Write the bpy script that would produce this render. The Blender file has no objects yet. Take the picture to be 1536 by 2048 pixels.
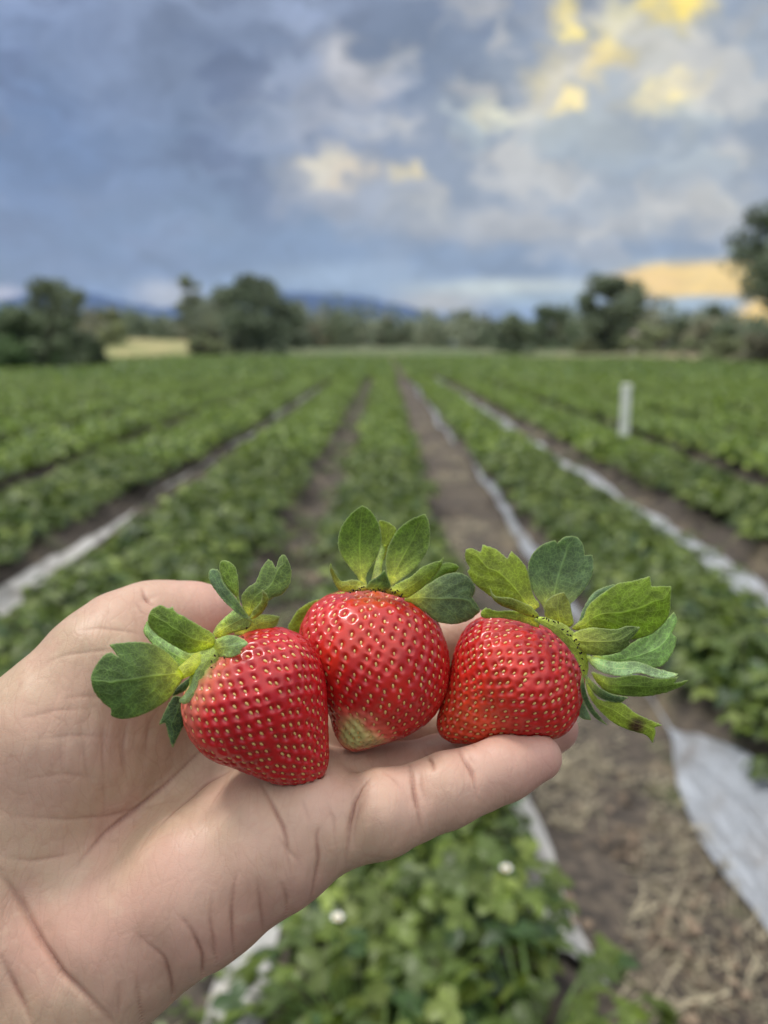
import bpy, math, random
import numpy as np
from mathutils import Vector, Matrix
from mathutils.bvhtree import BVHTree
from mathutils.kdtree import KDTree

random.seed(7)
RNG = np.random.default_rng(7)
scene = bpy.context.scene
COL = scene.collection

# ------------------------------------------------------------------ camera
CAM_H = 1.25
PITCH = math.atan(334.0 / 1539.0)
FPX = 1539.0                                   # focal length in pixels of a 1536 x 2048 frame
cam_data = bpy.data.cameras.new('camera')
cam = bpy.data.objects.new('camera', cam_data); COL.objects.link(cam)
cam.location = (0, 0, CAM_H)
cam.rotation_euler = (math.pi / 2 - PITCH, 0, 0)
cam_data.sensor_fit = 'VERTICAL'; cam_data.sensor_height = 36.0
cam_data.lens = 36.0 * FPX / 2048.0
cam_data.clip_start = 0.02; cam_data.clip_end = 30000
cam_data.dof.use_dof = True
cam_data.dof.focus_distance = 0.188
cam_data.dof.aperture_fstop = 8.9
scene.camera = cam
CP, SP = math.cos(PITCH), math.sin(PITCH)
FWD = np.array([0, CP, -SP]); UPV = np.array([0, SP, CP]); RGT = np.array([1.0, 0, 0]); CPOS = np.array([0, 0, CAM_H])

def ray(px, py):
    return FWD + RGT * ((px - 768.0) / FPX) - UPV * ((py - 1024.0) / FPX)
def W(px, py, mm):                              # point seen at (px, py) at a depth in millimetres
    return CPOS + ray(px, py) * (mm / 1000.0)
def azel(px, py):
    d = ray(px, py); return math.atan2(d[0], d[1]), math.atan2(d[2], math.hypot(d[0], d[1]))

# ------------------------------------------------------------------ colour management and sampling
scene.view_settings.view_transform = 'Standard'
scene.view_settings.look = 'None'
scene.view_settings.exposure = 0.12
scene.view_settings.gamma = 1.0
scene.cycles.use_denoising = True
scene.cycles.max_bounces = 8
scene.cycles.transparent_max_bounces = 8
scene.cycles.sample_clamp_indirect = 6.0

def lin(r, g, b):
    f = lambda c: ((c / 255.0) / 12.92) if c <= 10 else (((c / 255.0) + 0.055) / 1.055) ** 2.4
    return (f(r), f(g), f(b), 1.0)

# ------------------------------------------------------------------ node helpers
class NT:
    def __init__(self, tree): self.t = tree; self.n = tree.nodes; self.l = tree.links
    def node(self, kind, **kw):
        nd = self.n.new(kind)
        for k, v in kw.items(): setattr(nd, k, v)
        return nd
    def put(self, sock, v):
        if v is None: return
        if isinstance(v, bpy.types.NodeSocket): self.l.new(v, sock)
        else: sock.default_value = v
    def math(self, op, a, b=None, c=None, clamp=False):
        nd = self.node('ShaderNodeMath', operation=op, use_clamp=clamp)
        self.put(nd.inputs[0], a); self.put(nd.inputs[1], b)
        if c is not None: self.put(nd.inputs[2], c)
        return nd.outputs[0]
    def vmath(self, op, a, b=None, scale=None):
        nd = self.node('ShaderNodeVectorMath', operation=op)
        self.put(nd.inputs[0], a)
        if b is not None: self.put(nd.inputs[1], b)
        if scale is not None: self.put(nd.inputs['Scale'], scale)
        return nd.outputs['Value'] if op in ('LENGTH', 'DISTANCE', 'DOT_PRODUCT') else nd.outputs[0]
    def mix(self, fac, a, b, mode='MIX'):
        nd = self.node('ShaderNodeMix', data_type='RGBA', blend_type=mode)
        self.put(nd.inputs[0], fac); self.put(nd.inputs[6], a); self.put(nd.inputs[7], b)
        return nd.outputs[2]
    def rng(self, v, a, b, c=0.0, d=1.0, smooth=True):
        nd = self.node('ShaderNodeMapRange', interpolation_type='SMOOTHSTEP' if smooth else 'LINEAR')
        for i, x in enumerate((v, a, b, c, d)): self.put(nd.inputs[i], x)
        return nd.outputs[0]
    def noise(self, vec=None, scale=5.0, detail=3.0, rough=0.5, dist=0.0, color=False):
        nd = self.node('ShaderNodeTexNoise')
        if vec is not None: self.put(nd.inputs['Vector'], vec)
        nd.inputs['Scale'].default_value = scale; nd.inputs['Detail'].default_value = detail
        nd.inputs['Roughness'].default_value = rough; nd.inputs['Distortion'].default_value = dist
        return nd.outputs['Color'] if color else nd.outputs['Fac']
    def voro(self, vec=None, scale=5.0, feature='F1', rand=1.0):
        nd = self.node('ShaderNodeTexVoronoi', feature=feature)
        if vec is not None: self.put(nd.inputs['Vector'], vec)
        nd.inputs['Scale'].default_value = scale; nd.inputs['Randomness'].default_value = rand
        return nd.outputs['Distance']
    def attr(self, name, out='Color'):
        nd = self.node('ShaderNodeAttribute', attribute_name=name); return nd.outputs[out]
    def bump(self, height, strength=0.3, dist=0.001, normal=None):
        nd = self.node('ShaderNodeBump'); self.put(nd.inputs['Height'], height)
        nd.inputs['Strength'].default_value = strength; nd.inputs['Distance'].default_value = dist
        if normal is not None: self.put(nd.inputs['Normal'], normal)
        return nd.outputs[0]
    def obj(self): return self.node('ShaderNodeTexCoord').outputs['Object']

def new_mat(name):
    m = bpy.data.materials.new(name); m.use_nodes = True
    t = NT(m.node_tree); b = m.node_tree.nodes['Principled BSDF']; return m, t, b

# ------------------------------------------------------------------ world: broken evening cloud over a physical sky
SUN_EL, SUN_AZ = math.radians(62), math.radians(-62)     # azimuth measured from +Y towards +X
world = bpy.data.worlds.new('World'); scene.world = world; world.use_nodes = True
wt = NT(world.node_tree); wt.n.clear()
wout = wt.node('ShaderNodeOutputWorld'); wbg = wt.node('ShaderNodeBackground')
wt.l.new(wbg.outputs[0], wout.inputs[0])
sky = wt.node('ShaderNodeTexSky', sky_type='NISHITA', sun_disc=False)
sky.sun_elevation = SUN_EL; sky.sun_rotation = SUN_AZ
sky_low = wt.vmath('SCALE', sky.outputs[0], scale=0.08)
gen = wt.node('ShaderNodeTexCoord').outputs['Generated']
sep = wt.node('ShaderNodeSeparateXYZ'); wt.l.new(gen, sep.inputs[0])
az = wt.math('ARCTAN2', sep.outputs[0], sep.outputs[1])
el = wt.math('ARCSINE', sep.outputs[2])
cmb = wt.node('ShaderNodeCombineXYZ'); wt.l.new(az, cmb.inputs[0]); wt.l.new(el, cmb.inputs[1])
flat = cmb.outputs[0]
def warp(scale, amp, stretch):
    v = wt.vmath('MULTIPLY', flat, (1.0, stretch, 1.0))
    n = wt.vmath('SUBTRACT', wt.noise(v, scale, 5.0, 0.58, 0.3, color=True), (0.5, 0.5, 0.5))
    return wt.vmath('MULTIPLY', n, (amp, amp / stretch, 0.0))
AE = wt.vmath('ADD', wt.vmath('ADD', flat, warp(4.5, 0.10, 2.0)), wt.vmath('ADD', warp(14.0, 0.11, 1.5), warp(32.0, 0.05, 1.3)))
sepw = wt.node('ShaderNodeSeparateXYZ'); wt.l.new(AE, sepw.inputs[0])
elw = sepw.outputs[1]
ramp = wt.node('ShaderNodeValToRGB')
E = lambda py: azel(768, py)[1]
stops = [(640, (128, 152, 190)), (560, (138, 160, 194)), (500, (126, 146, 178)), (400, (122, 137, 168)),
         (250, (124, 136, 166)), (100, (128, 139, 168)), (-60, (140, 150, 178))]
lo, hi = -0.05, 0.75
el_n = wt.rng(elw, lo, hi, smooth=False)
cr = ramp.color_ramp
while len(cr.elements) < len(stops) + 2: cr.elements.new(0.5)
cr.elements[0].position = 0.0; cr.elements[0].color = lin(120, 140, 175)
for i, (py, c) in enumerate(stops):
    cr.elements[i + 1].position = (E(py) - lo) / (hi - lo); cr.elements[i + 1].color = lin(*c)
cr.elements[-1].position = 1.0; cr.elements[-1].color = lin(196, 200, 212)
wt.l.new(el_n, ramp.inputs[0])
skycol = ramp.outputs[0]
# brightness streaks of the cloud deck
v = wt.vmath('MULTIPLY', AE, (1.0, 2.6, 1.0))
st = wt.noise(v, 6.5, 6.0, 0.6, 0.5)
skycol = wt.mix(1.0, skycol, wt.node('ShaderNodeCombineXYZ').outputs[0], 'MIX') if False else skycol
gain = wt.rng(st, 0.32, 0.70, 0.66, 1.36)
skycol = wt.vmath('SCALE', skycol, scale=gain)
# clouds, holes and glows: px, py, half width, half height, colour, opacity
BLOBS = [
    (60, 40, 330, 110, (140, 154, 192), .7), (60, 300, 280, 220, (98, 122, 166), .85), (180, 480, 400, 70, (106, 128, 168), .8), (230, 150, 120, 40, (132, 146, 180), .6), (290, 230, 130, 34, (128, 142, 176), .6),
    (470, 330, 200, 130, (98, 116, 148), .8), (430, 110, 200, 90, (108, 120, 148), .8), (560, 455, 320, 56, (118, 140, 172), .7), (400, 470, 120, 24, (134, 150, 180), .5), (200, 395, 100, 30, (124, 140, 174), .5),
    (900, 110, 230, 100, (112, 124, 148), .9), (1090, 350, 420, 150, (152, 160, 176), .75), (1300, 230, 330, 240, (188, 190, 192), .85), (1500, 130, 110, 110, (162, 172, 186), .6),
    (640, 220, 160, 76, (172, 176, 194), .9), (685, 128, 66, 46, (218, 212, 216), .9), (750, 186, 66, 30, (208, 202, 206), .85), (570, 220, 60, 40, (160, 168, 190), .6), (770, 260, 110, 30, (170, 174, 188), .6),
    (665, 365, 130, 56, (188, 186, 192), .85), (640, 328, 58, 30, (246, 228, 196), .9), (700, 345, 46, 26, (240, 218, 188), .9), (798, 352, 30, 18, (246, 224, 170), .9), (832, 335, 30, 20, (246, 222, 168), .9), (870, 420, 90, 34, (204, 194, 178), .7),
    (960, 300, 100, 60, (146, 154, 172), .7), (1000, 460, 190, 36, (184, 182, 186), .8), (1160, 330, 180, 44, (138, 150, 170), .75), (780, 430, 120, 24, (176, 178, 188), .5),
    (1010, 216, 72, 22, (255, 244, 204), 1.0), (955, 236, 40, 22, (240, 230, 196), .9), (932, 265, 34, 44, (196, 204, 210), .8), (1110, 250, 120, 40, (200, 204, 202), .6),
    (1100, 150, 54, 56, (232, 216, 178), .9), (1125, 205, 34, 22, (255, 228, 156), .95), (1180, 60, 36, 36, (150, 160, 176), .6),
    (1200, 115, 42, 40, (255, 220, 104), 1.0), (1236, 74, 38, 38, (255, 224, 116), 1.0), (1144, 22, 30, 40, (255, 228, 128), 1.0), (1270, 16, 70, 30, (244, 230, 186), .9), (1305, 90, 60, 50, (214, 208, 190), .7),
    (1382, 14, 62, 40, (255, 224, 108), 1.0), (1352, 166, 44, 32, (255, 232, 164), .95), (1402, 172, 40, 28, (255, 230, 158), .95), (1310, 200, 60, 24, (226, 214, 184), .7), (1420, 210, 110, 26, (200, 202, 198), .7),
    (1300, 300, 240, 50, (184, 190, 194), .6), (1330, 440, 220, 44, (194, 190, 186), .85), (1450, 410, 70, 36, (206, 200, 188), .8), (1120, 470, 160, 26, (186, 182, 180), .7),
]
LOW = [
    (1120, 508, 520, 24, (128, 147, 176), .85, 0), (500, 500, 400, 30, (122, 146, 182), .6, 0), (1380, 528, 200, 20, (172, 184, 192), .7, 0),
    (700, 552, 200, 30, (164, 184, 212), .85, 0), (1010, 576, 230, 22, (216, 222, 220), 1.0, .1), (880, 604, 110, 24, (212, 206, 202), .9, 0), (1100, 600, 140, 18, (180, 198, 212), .7, 0),
    (1330, 606, 90, 22, (176, 198, 214), .9, 0), (1405, 560, 160, 30, (255, 208, 96), 1.0, .5), (1300, 566, 60, 20, (255, 206, 110), .9, .3), (1405, 604, 150, 13, (172, 190, 206), .9, .2), (1520, 640, 46, 40, (255, 206, 84), 1.0, .4), 
    (330, 590, 72, 30, (206, 206, 218), .95, .2), (8, 590, 40, 18, (206, 200, 218), .9, .2), (180, 600, 130, 40, (108, 134, 184), .6, 0),
]
AEL = wt.vmath('ADD', flat, warp(16.0, 0.035, 2.5))
def region(px, py, sx, sy):
    a, e = azel(px, py)
    d = wt.vmath('MULTIPLY', wt.vmath('SUBTRACT', flat, (a, e, 0.0)), (FPX / sx, FPX / sy, 0.0))
    return wt.rng(wt.vmath('LENGTH', d), 1.0, 0.35)
hot = lambda c: tuple(v * (1.28 if c[0] == 255 else 1.0) for v in lin(*c)[:3]) + (1.0,)
for coord, lst in ((AE, [b_ + (.1,) for b_ in BLOBS]), (AEL, LOW)):
    for (px, py, sx, sy, c, op, hard) in lst:
        a, e = azel(px, py)
        d = wt.vmath('MULTIPLY', wt.vmath('SUBTRACT', coord, (a, e, 0.0)), (FPX / (sx * 1.35), FPX / (sy * 1.35), 0.0))
        f = wt.rng(wt.vmath('LENGTH', d), 1.0, max(hard, .05), 0.0, op)
        skycol = wt.mix(f, skycol, hot(c))
nb1 = wt.noise(wt.vmath('MULTIPLY', AE, (1.0, 1.7, 1.0)), 9.0, 7.0, 0.58, 0.4)
nb2 = wt.noise(wt.vmath('MULTIPLY', wt.vmath('ADD', AE, (3.1, 1.7, 0.0)), (1.0, 2.2, 1.0)), 7.0, 7.0, 0.6, 0.4)
rr_ = region(1180, 250, 720, 330); rl_ = region(150, 230, 720, 360)
skycol = wt.mix(wt.math('MULTIPLY', wt.rng(nb1, .46, .62, 0, .66), rr_), skycol, lin(230, 220, 210))
skycol = wt.mix(wt.math('MULTIPLY', wt.rng(nb2, .47, .34, 0, .50), rr_), skycol, lin(138, 150, 174))
skycol = wt.mix(wt.math('MULTIPLY', wt.rng(nb1, .50, .68, 0, .5), rl_), skycol, lin(154, 166, 200))
skycol = wt.mix(wt.math('MULTIPLY', wt.rng(nb2, .52, .36, 0, .7), rl_), skycol, lin(88, 100, 134))
fine = wt.rng(wt.noise(wt.vmath('MULTIPLY', AE, (1.0, 1.8, 1.0)), 15.0, 5.0, 0.6, 0.3), 0.3, 0.7, 0.84, 1.17)
skycol = wt.vmath('SCALE', skycol, scale=fine)
skycol = wt.vmath('MULTIPLY', skycol, (0.925, 0.965, 0.935))
# unseen sky overhead and behind, brightened to add light on the hand
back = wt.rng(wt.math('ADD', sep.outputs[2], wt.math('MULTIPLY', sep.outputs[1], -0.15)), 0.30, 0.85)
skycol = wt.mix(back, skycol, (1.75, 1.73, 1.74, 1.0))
skycol = wt.mix(0.06, skycol, sky_low)
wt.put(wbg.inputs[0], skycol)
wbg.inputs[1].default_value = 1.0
world.cycles.sampling_method = 'MANUAL'; world.cycles.sample_map_resolution = 512

sun_d = bpy.data.lights.new('sun', 'SUN'); sun_d.energy = 2.0; sun_d.angle = math.radians(12); sun_d.color = (1.0, 0.955, 0.89)
sun = bpy.data.objects.new('sun', sun_d); COL.objects.link(sun)
sd = Vector((math.sin(SUN_AZ) * math.cos(SUN_EL), math.cos(SUN_AZ) * math.cos(SUN_EL), math.sin(SUN_EL)))
sun.rotation_euler = sd.to_track_quat('Z', 'Y').to_euler(); sun.location = (0, 0, 30)

# ------------------------------------------------------------------ object helpers
def tag(o, label=None, cat=None, group=None, kind=None):
    if label: o['label'] = label
    if cat: o['category'] = cat
    if group: o['group'] = group
    if kind: o['kind'] = kind
    return o
def empty(name, loc=(0, 0, 0)):
    o = bpy.data.objects.new(name, None); COL.objects.link(o); o.location = loc; o.empty_display_size = 0.02; return o
def mesh_np(name, V, F, mat, cols=None, uvs=None, smooth=True, parent=None, origin=None):
    V = np.asarray(V, dtype=np.float64).reshape(-1, 3)
    if origin is None: origin = np.zeros(3)
    V = V - np.asarray(origin)
    me = bpy.data.meshes.new(name)
    F = np.asarray(F, dtype=np.int32); k = F.shape[1]
    me.vertices.add(len(V)); me.vertices.foreach_set('co', V.astype(np.float32).ravel())
    me.loops.add(F.size); me.loops.foreach_set('vertex_index', F.ravel())
    me.polygons.add(len(F)); me.polygons.foreach_set('loop_start', np.arange(0, F.size, k, dtype=np.int32))
    me.polygons.foreach_set('use_smooth', np.full(len(F), smooth))
    me.update(calc_edges=True); me.validate()
    if cols is not None:
        a = me.color_attributes.new('tint', 'FLOAT_COLOR', 'POINT')
        c = np.ones((len(V), 4), dtype=np.float32); c[:, :3] = cols; a.data.foreach_set('color', c.ravel())
    if uvs is not None:
        for nm, uv in uvs.items():
            a = me.attributes.new(nm, 'FLOAT_VECTOR', 'POINT')
            c = np.zeros((len(V), 3), dtype=np.float32); c[:, :uv.shape[1]] = uv; a.data.foreach_set('vector', c.ravel())
    if mat: me.materials.append(mat)
    o = bpy.data.objects.new(name, me); COL.objects.link(o)
    if parent is not None:
        o.parent = parent; o.location = Vector(origin) - parent.location
    else: o.location = origin
    return o
class MB:                                        # gathers quads with a colour per vertex
    def __init__(s): s.v = []; s.f = []; s.c = []
    def grid(s, P, col):                         # P: n x m x 3
        n, m = P.shape[:2]; b = len(s.v)
        s.v.extend(P.reshape(-1, 3).tolist())
        s.c.extend([tuple(col)] * (n * m) if len(np.shape(col)) == 1 else np.reshape(col, (-1, 3)).tolist())
        for i in range(n - 1):
            for j in range(m - 1):
                a = b + i * m + j; s.f.append((a, a + 1, a + m + 1, a + m))
    def tube(s, pts, rad, col, seg=6):
        pts = [np.array(p, float) for p in pts]; n = len(pts)
        P = np.zeros((n, seg + 1, 3))
        for i, p in enumerate(pts):
            t = pts[min(i + 1, n - 1)] - pts[max(i - 1, 0)]; t /= np.linalg.norm(t) + 1e-12
            u = np.cross(t, [0.31, 0.2, 0.93]); u /= np.linalg.norm(u) + 1e-12; w = np.cross(t, u)
            r = rad[i] if hasattr(rad, '__len__') else rad
            for j in range(seg + 1):
                a = 2 * math.pi * j / seg; P[i, j] = p + r * (math.cos(a) * u + math.sin(a) * w)
        s.grid(P, col)
    def arr(s): return np.array(s.v), np.array(s.f), np.array(s.c)
    def build(s, name, mat, parent=None, origin=None):
        v, f, c = s.arr(); return mesh_np(name, v, f, mat, c, parent=parent, origin=origin)
def noise2(x, y, seed=0, octv=4):                # cheap smooth value noise built from sines
    r = np.random.default_rng(seed); out = 0.0; amp = 1.0
    for o in range(octv):
        for _ in range(3):
            a = r.uniform(0, 6.28); fx, fy = math.cos(a) * 2 ** o, math.sin(a) * 2 ** o
            out = out + amp * np.sin(x * fx + y * fy + r.uniform(0, 6.28)) / 3
        amp *= 0.55
    return out

# ------------------------------------------------------------------ ground, beds and furrows
BEDS = [(-0.30, 0.36), (0.93, 1.64), (2.14, 2.95)]
BEDS += [(3.50 + 1.35 * i, 4.18 + 1.35 * i) for i in range(14)]
BEDS += [(-1.50, -0.64), (-2.72, -1.98)] + [(-4.0 - 1.35 * i, -3.32 - 1.35 * i) for i in range(14)]
BEDS.sort()
FIELD_END = 82.0
def wob(x, y): return 0.035 * np.sin(y * 0.9 + x) + 0.02 * np.sin(y * 2.3 + 2 * x)
def ground_z(x, y):
    x = np.asarray(x, float); y = np.asarray(y, float)
    z = np.zeros(np.broadcast(x, y).shape)
    for a, b in BEDS:
        e = 0.07
        m = 1 / (1 + np.exp(-(x - a - wob(a, y)) / 0.022)) * 1 / (1 + np.exp(-(b + wob(b, y) - x) / 0.022))
        z = np.maximum(z, 0.10 * m)
    fade = np.clip((FIELD_END - y) / 6, 0, 1) * np.clip((24 - np.abs(x)) / 2, 0, 1)
    z = z * fade + 0.012 * noise2(x * 6, y * 6, 3) * fade
    far = np.clip((np.hypot(x, y) - 95) / 400, 0, 1)
    return z - 0.0 * far
xs = np.concatenate([-np.geomspace(9000, 26, 28), np.arange(-25, -6, 0.12), np.arange(-6, 6, 0.045), np.arange(6, 25, 0.12), np.geomspace(26, 9000, 28)])
ys = np.concatenate([-np.geomspace(3000, 3, 12), np.arange(-2, 0.6, 0.4), np.arange(0.6, 6, 0.07), np.arange(6, 20, 0.25), np.arange(20, 96, 1.0), np.geomspace(97, 9000, 30)])
XX, YY = np.meshgrid(xs, ys, indexing='ij')
ZZ = ground_z(XX, YY)
V = np.stack([XX, YY, ZZ], -1).reshape(-1, 3)
n, m_ = XX.shape
I = np.arange(n * m_).reshape(n, m_)
F = np.stack([I[:-1, :-1], I[1:, :-1], I[1:, 1:], I[:-1, 1:]], -1).reshape(-1, 4)
gm, t, b = new_mat('soil')
o_ = t.obj(); sp_ = t.node('ShaderNodeSeparateXYZ'); t.l.new(o_, sp_.inputs[0])
n1 = t.noise(o_, 3.0, 6, 0.65); n2 = t.noise(o_, 22.0, 5, 0.7); n3 = t.noise(o_, 70.0, 3, 0.6)
soil = t.mix(t.rng(n2, 0.35, 0.7), (0.038, 0.032, 0.028, 1), (0.14, 0.112, 0.084, 1))
soil = t.mix(t.rng(n1, 0.52, 0.72, 0, 0.75), soil, (0.26, 0.21, 0.13, 1))
weed = t.mix(n2, (0.05, 0.09, 0.02, 1), (0.12, 0.15, 0.045, 1))
soil = t.mix(t.rng(t.noise(o_, 1.6, 4, 0.6), 0.58, 0.72, 0, 0.7), soil, weed)
outer = t.mix(t.rng(t.noise(o_, 0.05, 4, 0.6), 0.4, 0.6), (0.10, 0.13, 0.04, 1), (0.24, 0.21, 0.09, 1))
mask = t.math('MAXIMUM', t.rng(sp_.outputs[1], 81, 85), t.rng(t.math('ABSOLUTE', sp_.outputs[0]), 22.5, 24))
t.put(b.inputs['Base Color'], t.mix(mask, soil, outer)); b.inputs['Roughness'].default_value = 0.95
t.put(b.inputs['Normal'], t.bump(t.math('ADD', n2, n3), 0.8, 0.02))
tag(mesh_np('ground', V, F, gm), kind='structure')

# plastic mulch: wrinkled film over the shoulders of the beds, showing as pale strips where the plants leave it free
pm, t, b = new_mat('plastic_film')
o_ = t.obj()
dirt = t.rng(t.noise(o_, 4.0, 6, 0.7), 0.45, 0.7)
pc = t.mix(t.math('MULTIPLY', dirt, 0.8), t.attr('tint'), (0.16, 0.13, 0.10, 1))
t.put(b.inputs['Base Color'], pc); b.inputs['Roughness'].default_value = 0.32
t.put(b.inputs['Normal'], t.bump(t.noise(t.vmath('MULTIPLY', o_, (6, 1, 1)), 9.0, 5, 0.7, 1.0), 0.9, 0.03))
def mulch(xa, xb, y0, y1, bright, label, seed, raise_=0.006, thin=None):
    yy = np.concatenate([np.arange(y0, min(y1, 12), 0.06), np.arange(max(12, y0), y1, 0.5)])
    k = 11; P = np.zeros((len(yy), k, 3)); r = np.random.default_rng(seed)
    e1 = 0.03 * noise2(yy * 3.0, yy * 0, seed, 5); e2 = 0.03 * noise2(yy * 3.4, yy * 0, seed + 1, 5)
    if thin is not None:                         # further off the leaves have grown over most of the strip
        f = np.clip((yy - thin[0]) / thin[1], 0, 1); gap_ = 0.5 + 0.5 * np.tanh(3 * (noise2(yy * 1.1, yy * 0, seed + 9, 4) + thin[3]))
        wd_ = 1 - f + f * thin[2] * gap_
    else: wd_ = 1.0
    for j in range(k):
        u = (j / (k - 1) - 0.5) * wd_ + 0.5
        x = (xa + wob(xa, yy) + e1) * (1 - u) + (xb + wob(xb, yy) + e2) * u
        P[:, j, 0] = x; P[:, j, 1] = yy
        P[:, j, 2] = ground_z(x, yy) + raise_ + 0.010 * np.abs(noise2(x * 30, yy * 7, seed + 2)) * np.sin(np.pi * u) + 0.012
    mb = MB(); mb.grid(P[:, ::-1], bright)
    o = mb.build('plastic_sheet', pm, origin=np.array([(xa + xb) / 2, y0, 0]))
    tag(o, label, 'plastic mulch', 'plastic mulch strips along the beds'); return o
WH = (0.66, 0.65, 0.62); GR = (0.40, 0.43, 0.47)
mulch(0.26, 0.385, 1.27, 2.2, WH, 'ragged white plastic strip edging the middle bed just below the little finger', 1, thin=(1.7, .7, .4, .3))
mulch(0.79, 1.02, 0.9, 30, GR, 'grey plastic strip on the far side of the bare brown furrow', 2, thin=(1.95, .3, .2, .25))
mulch(1.78, 2.06, 1.8, 60, (0.50, 0.53, 0.57), 'long grey plastic strip crossing the furrow left of the white post', 3, thin=(2.6, 2, .55, .9))
mulch(-1.98, -1.80, 1.8, 60, WH, 'broad white plastic strip running up from behind the thumb', 4, thin=(3.4, 2.5, .6, .0))
mulch(-0.36, -0.24, 0.8, 1.7, WH, 'white plastic edge peeping out under the heel of the hand', 5)
mulch(-4.72, -4.46, 5, 12, WH, 'pale plastic patches far over by the bush on the left', 7, thin=(3, 1, .8, -.2))
mulch(3.3, 3.46, 4.5, 7, GR, 'short grey plastic scrap between rows past the white post', 8, thin=(2, 1, .8, 0))

# ------------------------------------------------------------------ leaves of the crop
lm, t, b = new_mat('crop_leaf')
vein = t.rng(t.noise(t.obj(), 90.0, 2, 0.5), 0.35, 0.65, 0.8, 1.15)
lc = t.vmath('SCALE', t.attr('tint'), scale=vein)
t.put(b.inputs['Base Color'], lc); b.inputs['Roughness'].default_value = 0.42; b.inputs['Specular IOR Level'].default_value = 0.4
tr = t.node('ShaderNodeBsdfTranslucent'); t.put(tr.inputs[0], t.vmath('MULTIPLY', lc, (1.3, 1.4, 0.6)))
mx = t.node('ShaderNodeMixShader'); mx.inputs[0].default_value = 0.25
t.l.new(b.outputs[0], mx.inputs[1]); t.l.new(tr.outputs[0], mx.inputs[2]); t.l.new(mx.outputs[0], t.n['Material Output'].inputs[0])
wm, t, b = new_mat('petal'); b.inputs['Base Color'].default_value = (0.82, 0.82, 0.76, 1); b.inputs['Roughness'].default_value = 0.6

def green(r):
    a = r.random()
    if a < 0.10: c = (0.23, 0.30, 0.06)
    elif a < 0.5: c = (0.135, 0.19, 0.035)
    elif a < 0.85: c = (0.088, 0.135, 0.028)
    else: c = (0.05, 0.095, 0.03)
    s = r.uniform(0.65, 1.15); return tuple(np.array(c) * s)
def leaflet(mb, base, d, up, L, wd, col, r):
    d = d / np.linalg.norm(d); s = np.cross(d, up); s /= np.linalg.norm(s); nrm = np.cross(s, d)
    us = np.array([0, 0.22, 0.5, 0.78, 1.0]); ws = np.array([0.1, 0.75, 1.0, 0.72, 0.08]) * wd / 2
    fold = r.uniform(0.15, 0.5); droop = r.uniform(0.0, 0.35)
    P = np.zeros((5, 3, 3))
    for i, (u, w) in enumerate(zip(us, ws)):
        c = base + d * L * u - nrm * droop * L * u * u
        P[i, 0] = c - s * w + nrm * w * fold; P[i, 1] = c; P[i, 2] = c + s * w + nrm * w * fold
    mb.grid(P, col)
def plant_mesh(seed, leaves, rad, height):
    r = np.random.default_rng(seed); mb = MB()
    for i in range(leaves):
        a = r.uniform(0, 2 * math.pi); q = math.sqrt(r.random())
        rr = rad * q; h = height * (1.05 - 0.55 * q * q) * r.uniform(0.55, 1.05)
        top = np.array([rr * math.cos(a), rr * math.sin(a), h])
        out = np.array([math.cos(a), math.sin(a), 0.0])
        nrm = np.array([0, 0, 1.0]) + out * 0.5 * q + r.normal(0, 0.28, 3); nrm /= np.linalg.norm(nrm)
        col = green(r)
        mb.tube([(out * 0.01), top * 0.55 + out * 0.01 + np.array([0, 0, 0.03]), top], 0.0018, (0.16, 0.26, 0.07), 4)
        a2 = a + r.normal(0, 0.6); d0 = np.array([math.cos(a2), math.sin(a2), 0.1]); d0 -= nrm * d0.dot(nrm); d0 /= np.linalg.norm(d0)
        sd_ = np.cross(nrm, d0); L = r.uniform(0.031, 0.046)
        for k, dd in enumerate((d0, d0 * 0.25 + sd_, d0 * 0.25 - sd_)):
            leaflet(mb, top + (d0 * 0.008 if k == 0 else 0), dd, nrm, L * (1.05 if k == 0 else 0.92), L * r.uniform(0.78, 0.92), np.array(col) * r.uniform(0.9, 1.1), r)
    v, f, c = mb.arr()
    o = mesh_np('strawberry_plant', v, f, lm, c); return o
protos = [plant_mesh(40 + i, 96, 0.22, 0.17) for i in range(6)]
ROWNAME = {}
spots = []
MIDB = [i for i, bd in enumerate(BEDS) if bd[0] == -0.30][0]
for bi, (a, b_) in enumerate(BEDS):
    w = b_ - a; lines = 2 + (abs(a) > 1.9 or w > .8)
    yy = 0.55
    y = 0.75 + 0.1 * (bi % 3)
    while y < FIELD_END - 1:
        step = 0.235 if y < 9 else (0.30 if y < 25 else 0.5)
        wide_ = 0.0 if (y < 3 or (-1.2 < (a + b_) / 2 < 2.7)) else min((y - 3) / 8, 1) * 0.25
        for k in range(lines):
            u = (k + 0.5) / lines
            x = a - wide_ + 0.05 + (w + 2 * wide_ - 0.12) * (0.12 + 0.76 * (u)) + RNG.normal(0, 0.04) + ((0.12 * u + .01 if y < 1.3 else (-0.03 * u if y < 2.3 else 0)) if bi == MIDB else 0)
            px = 768 + FPX * x / (y * CP + (CAM_H - .3) * SP)
            if -260 < px < 1800 and abs(x) < 22: spots.append((math.hypot(x, y), x, y + RNG.normal(0, 0.04), bi))
        y += step
spots.sort()
mid = [i for i, bd in enumerate(BEDS) if bd[0] == -0.30][0]
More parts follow.
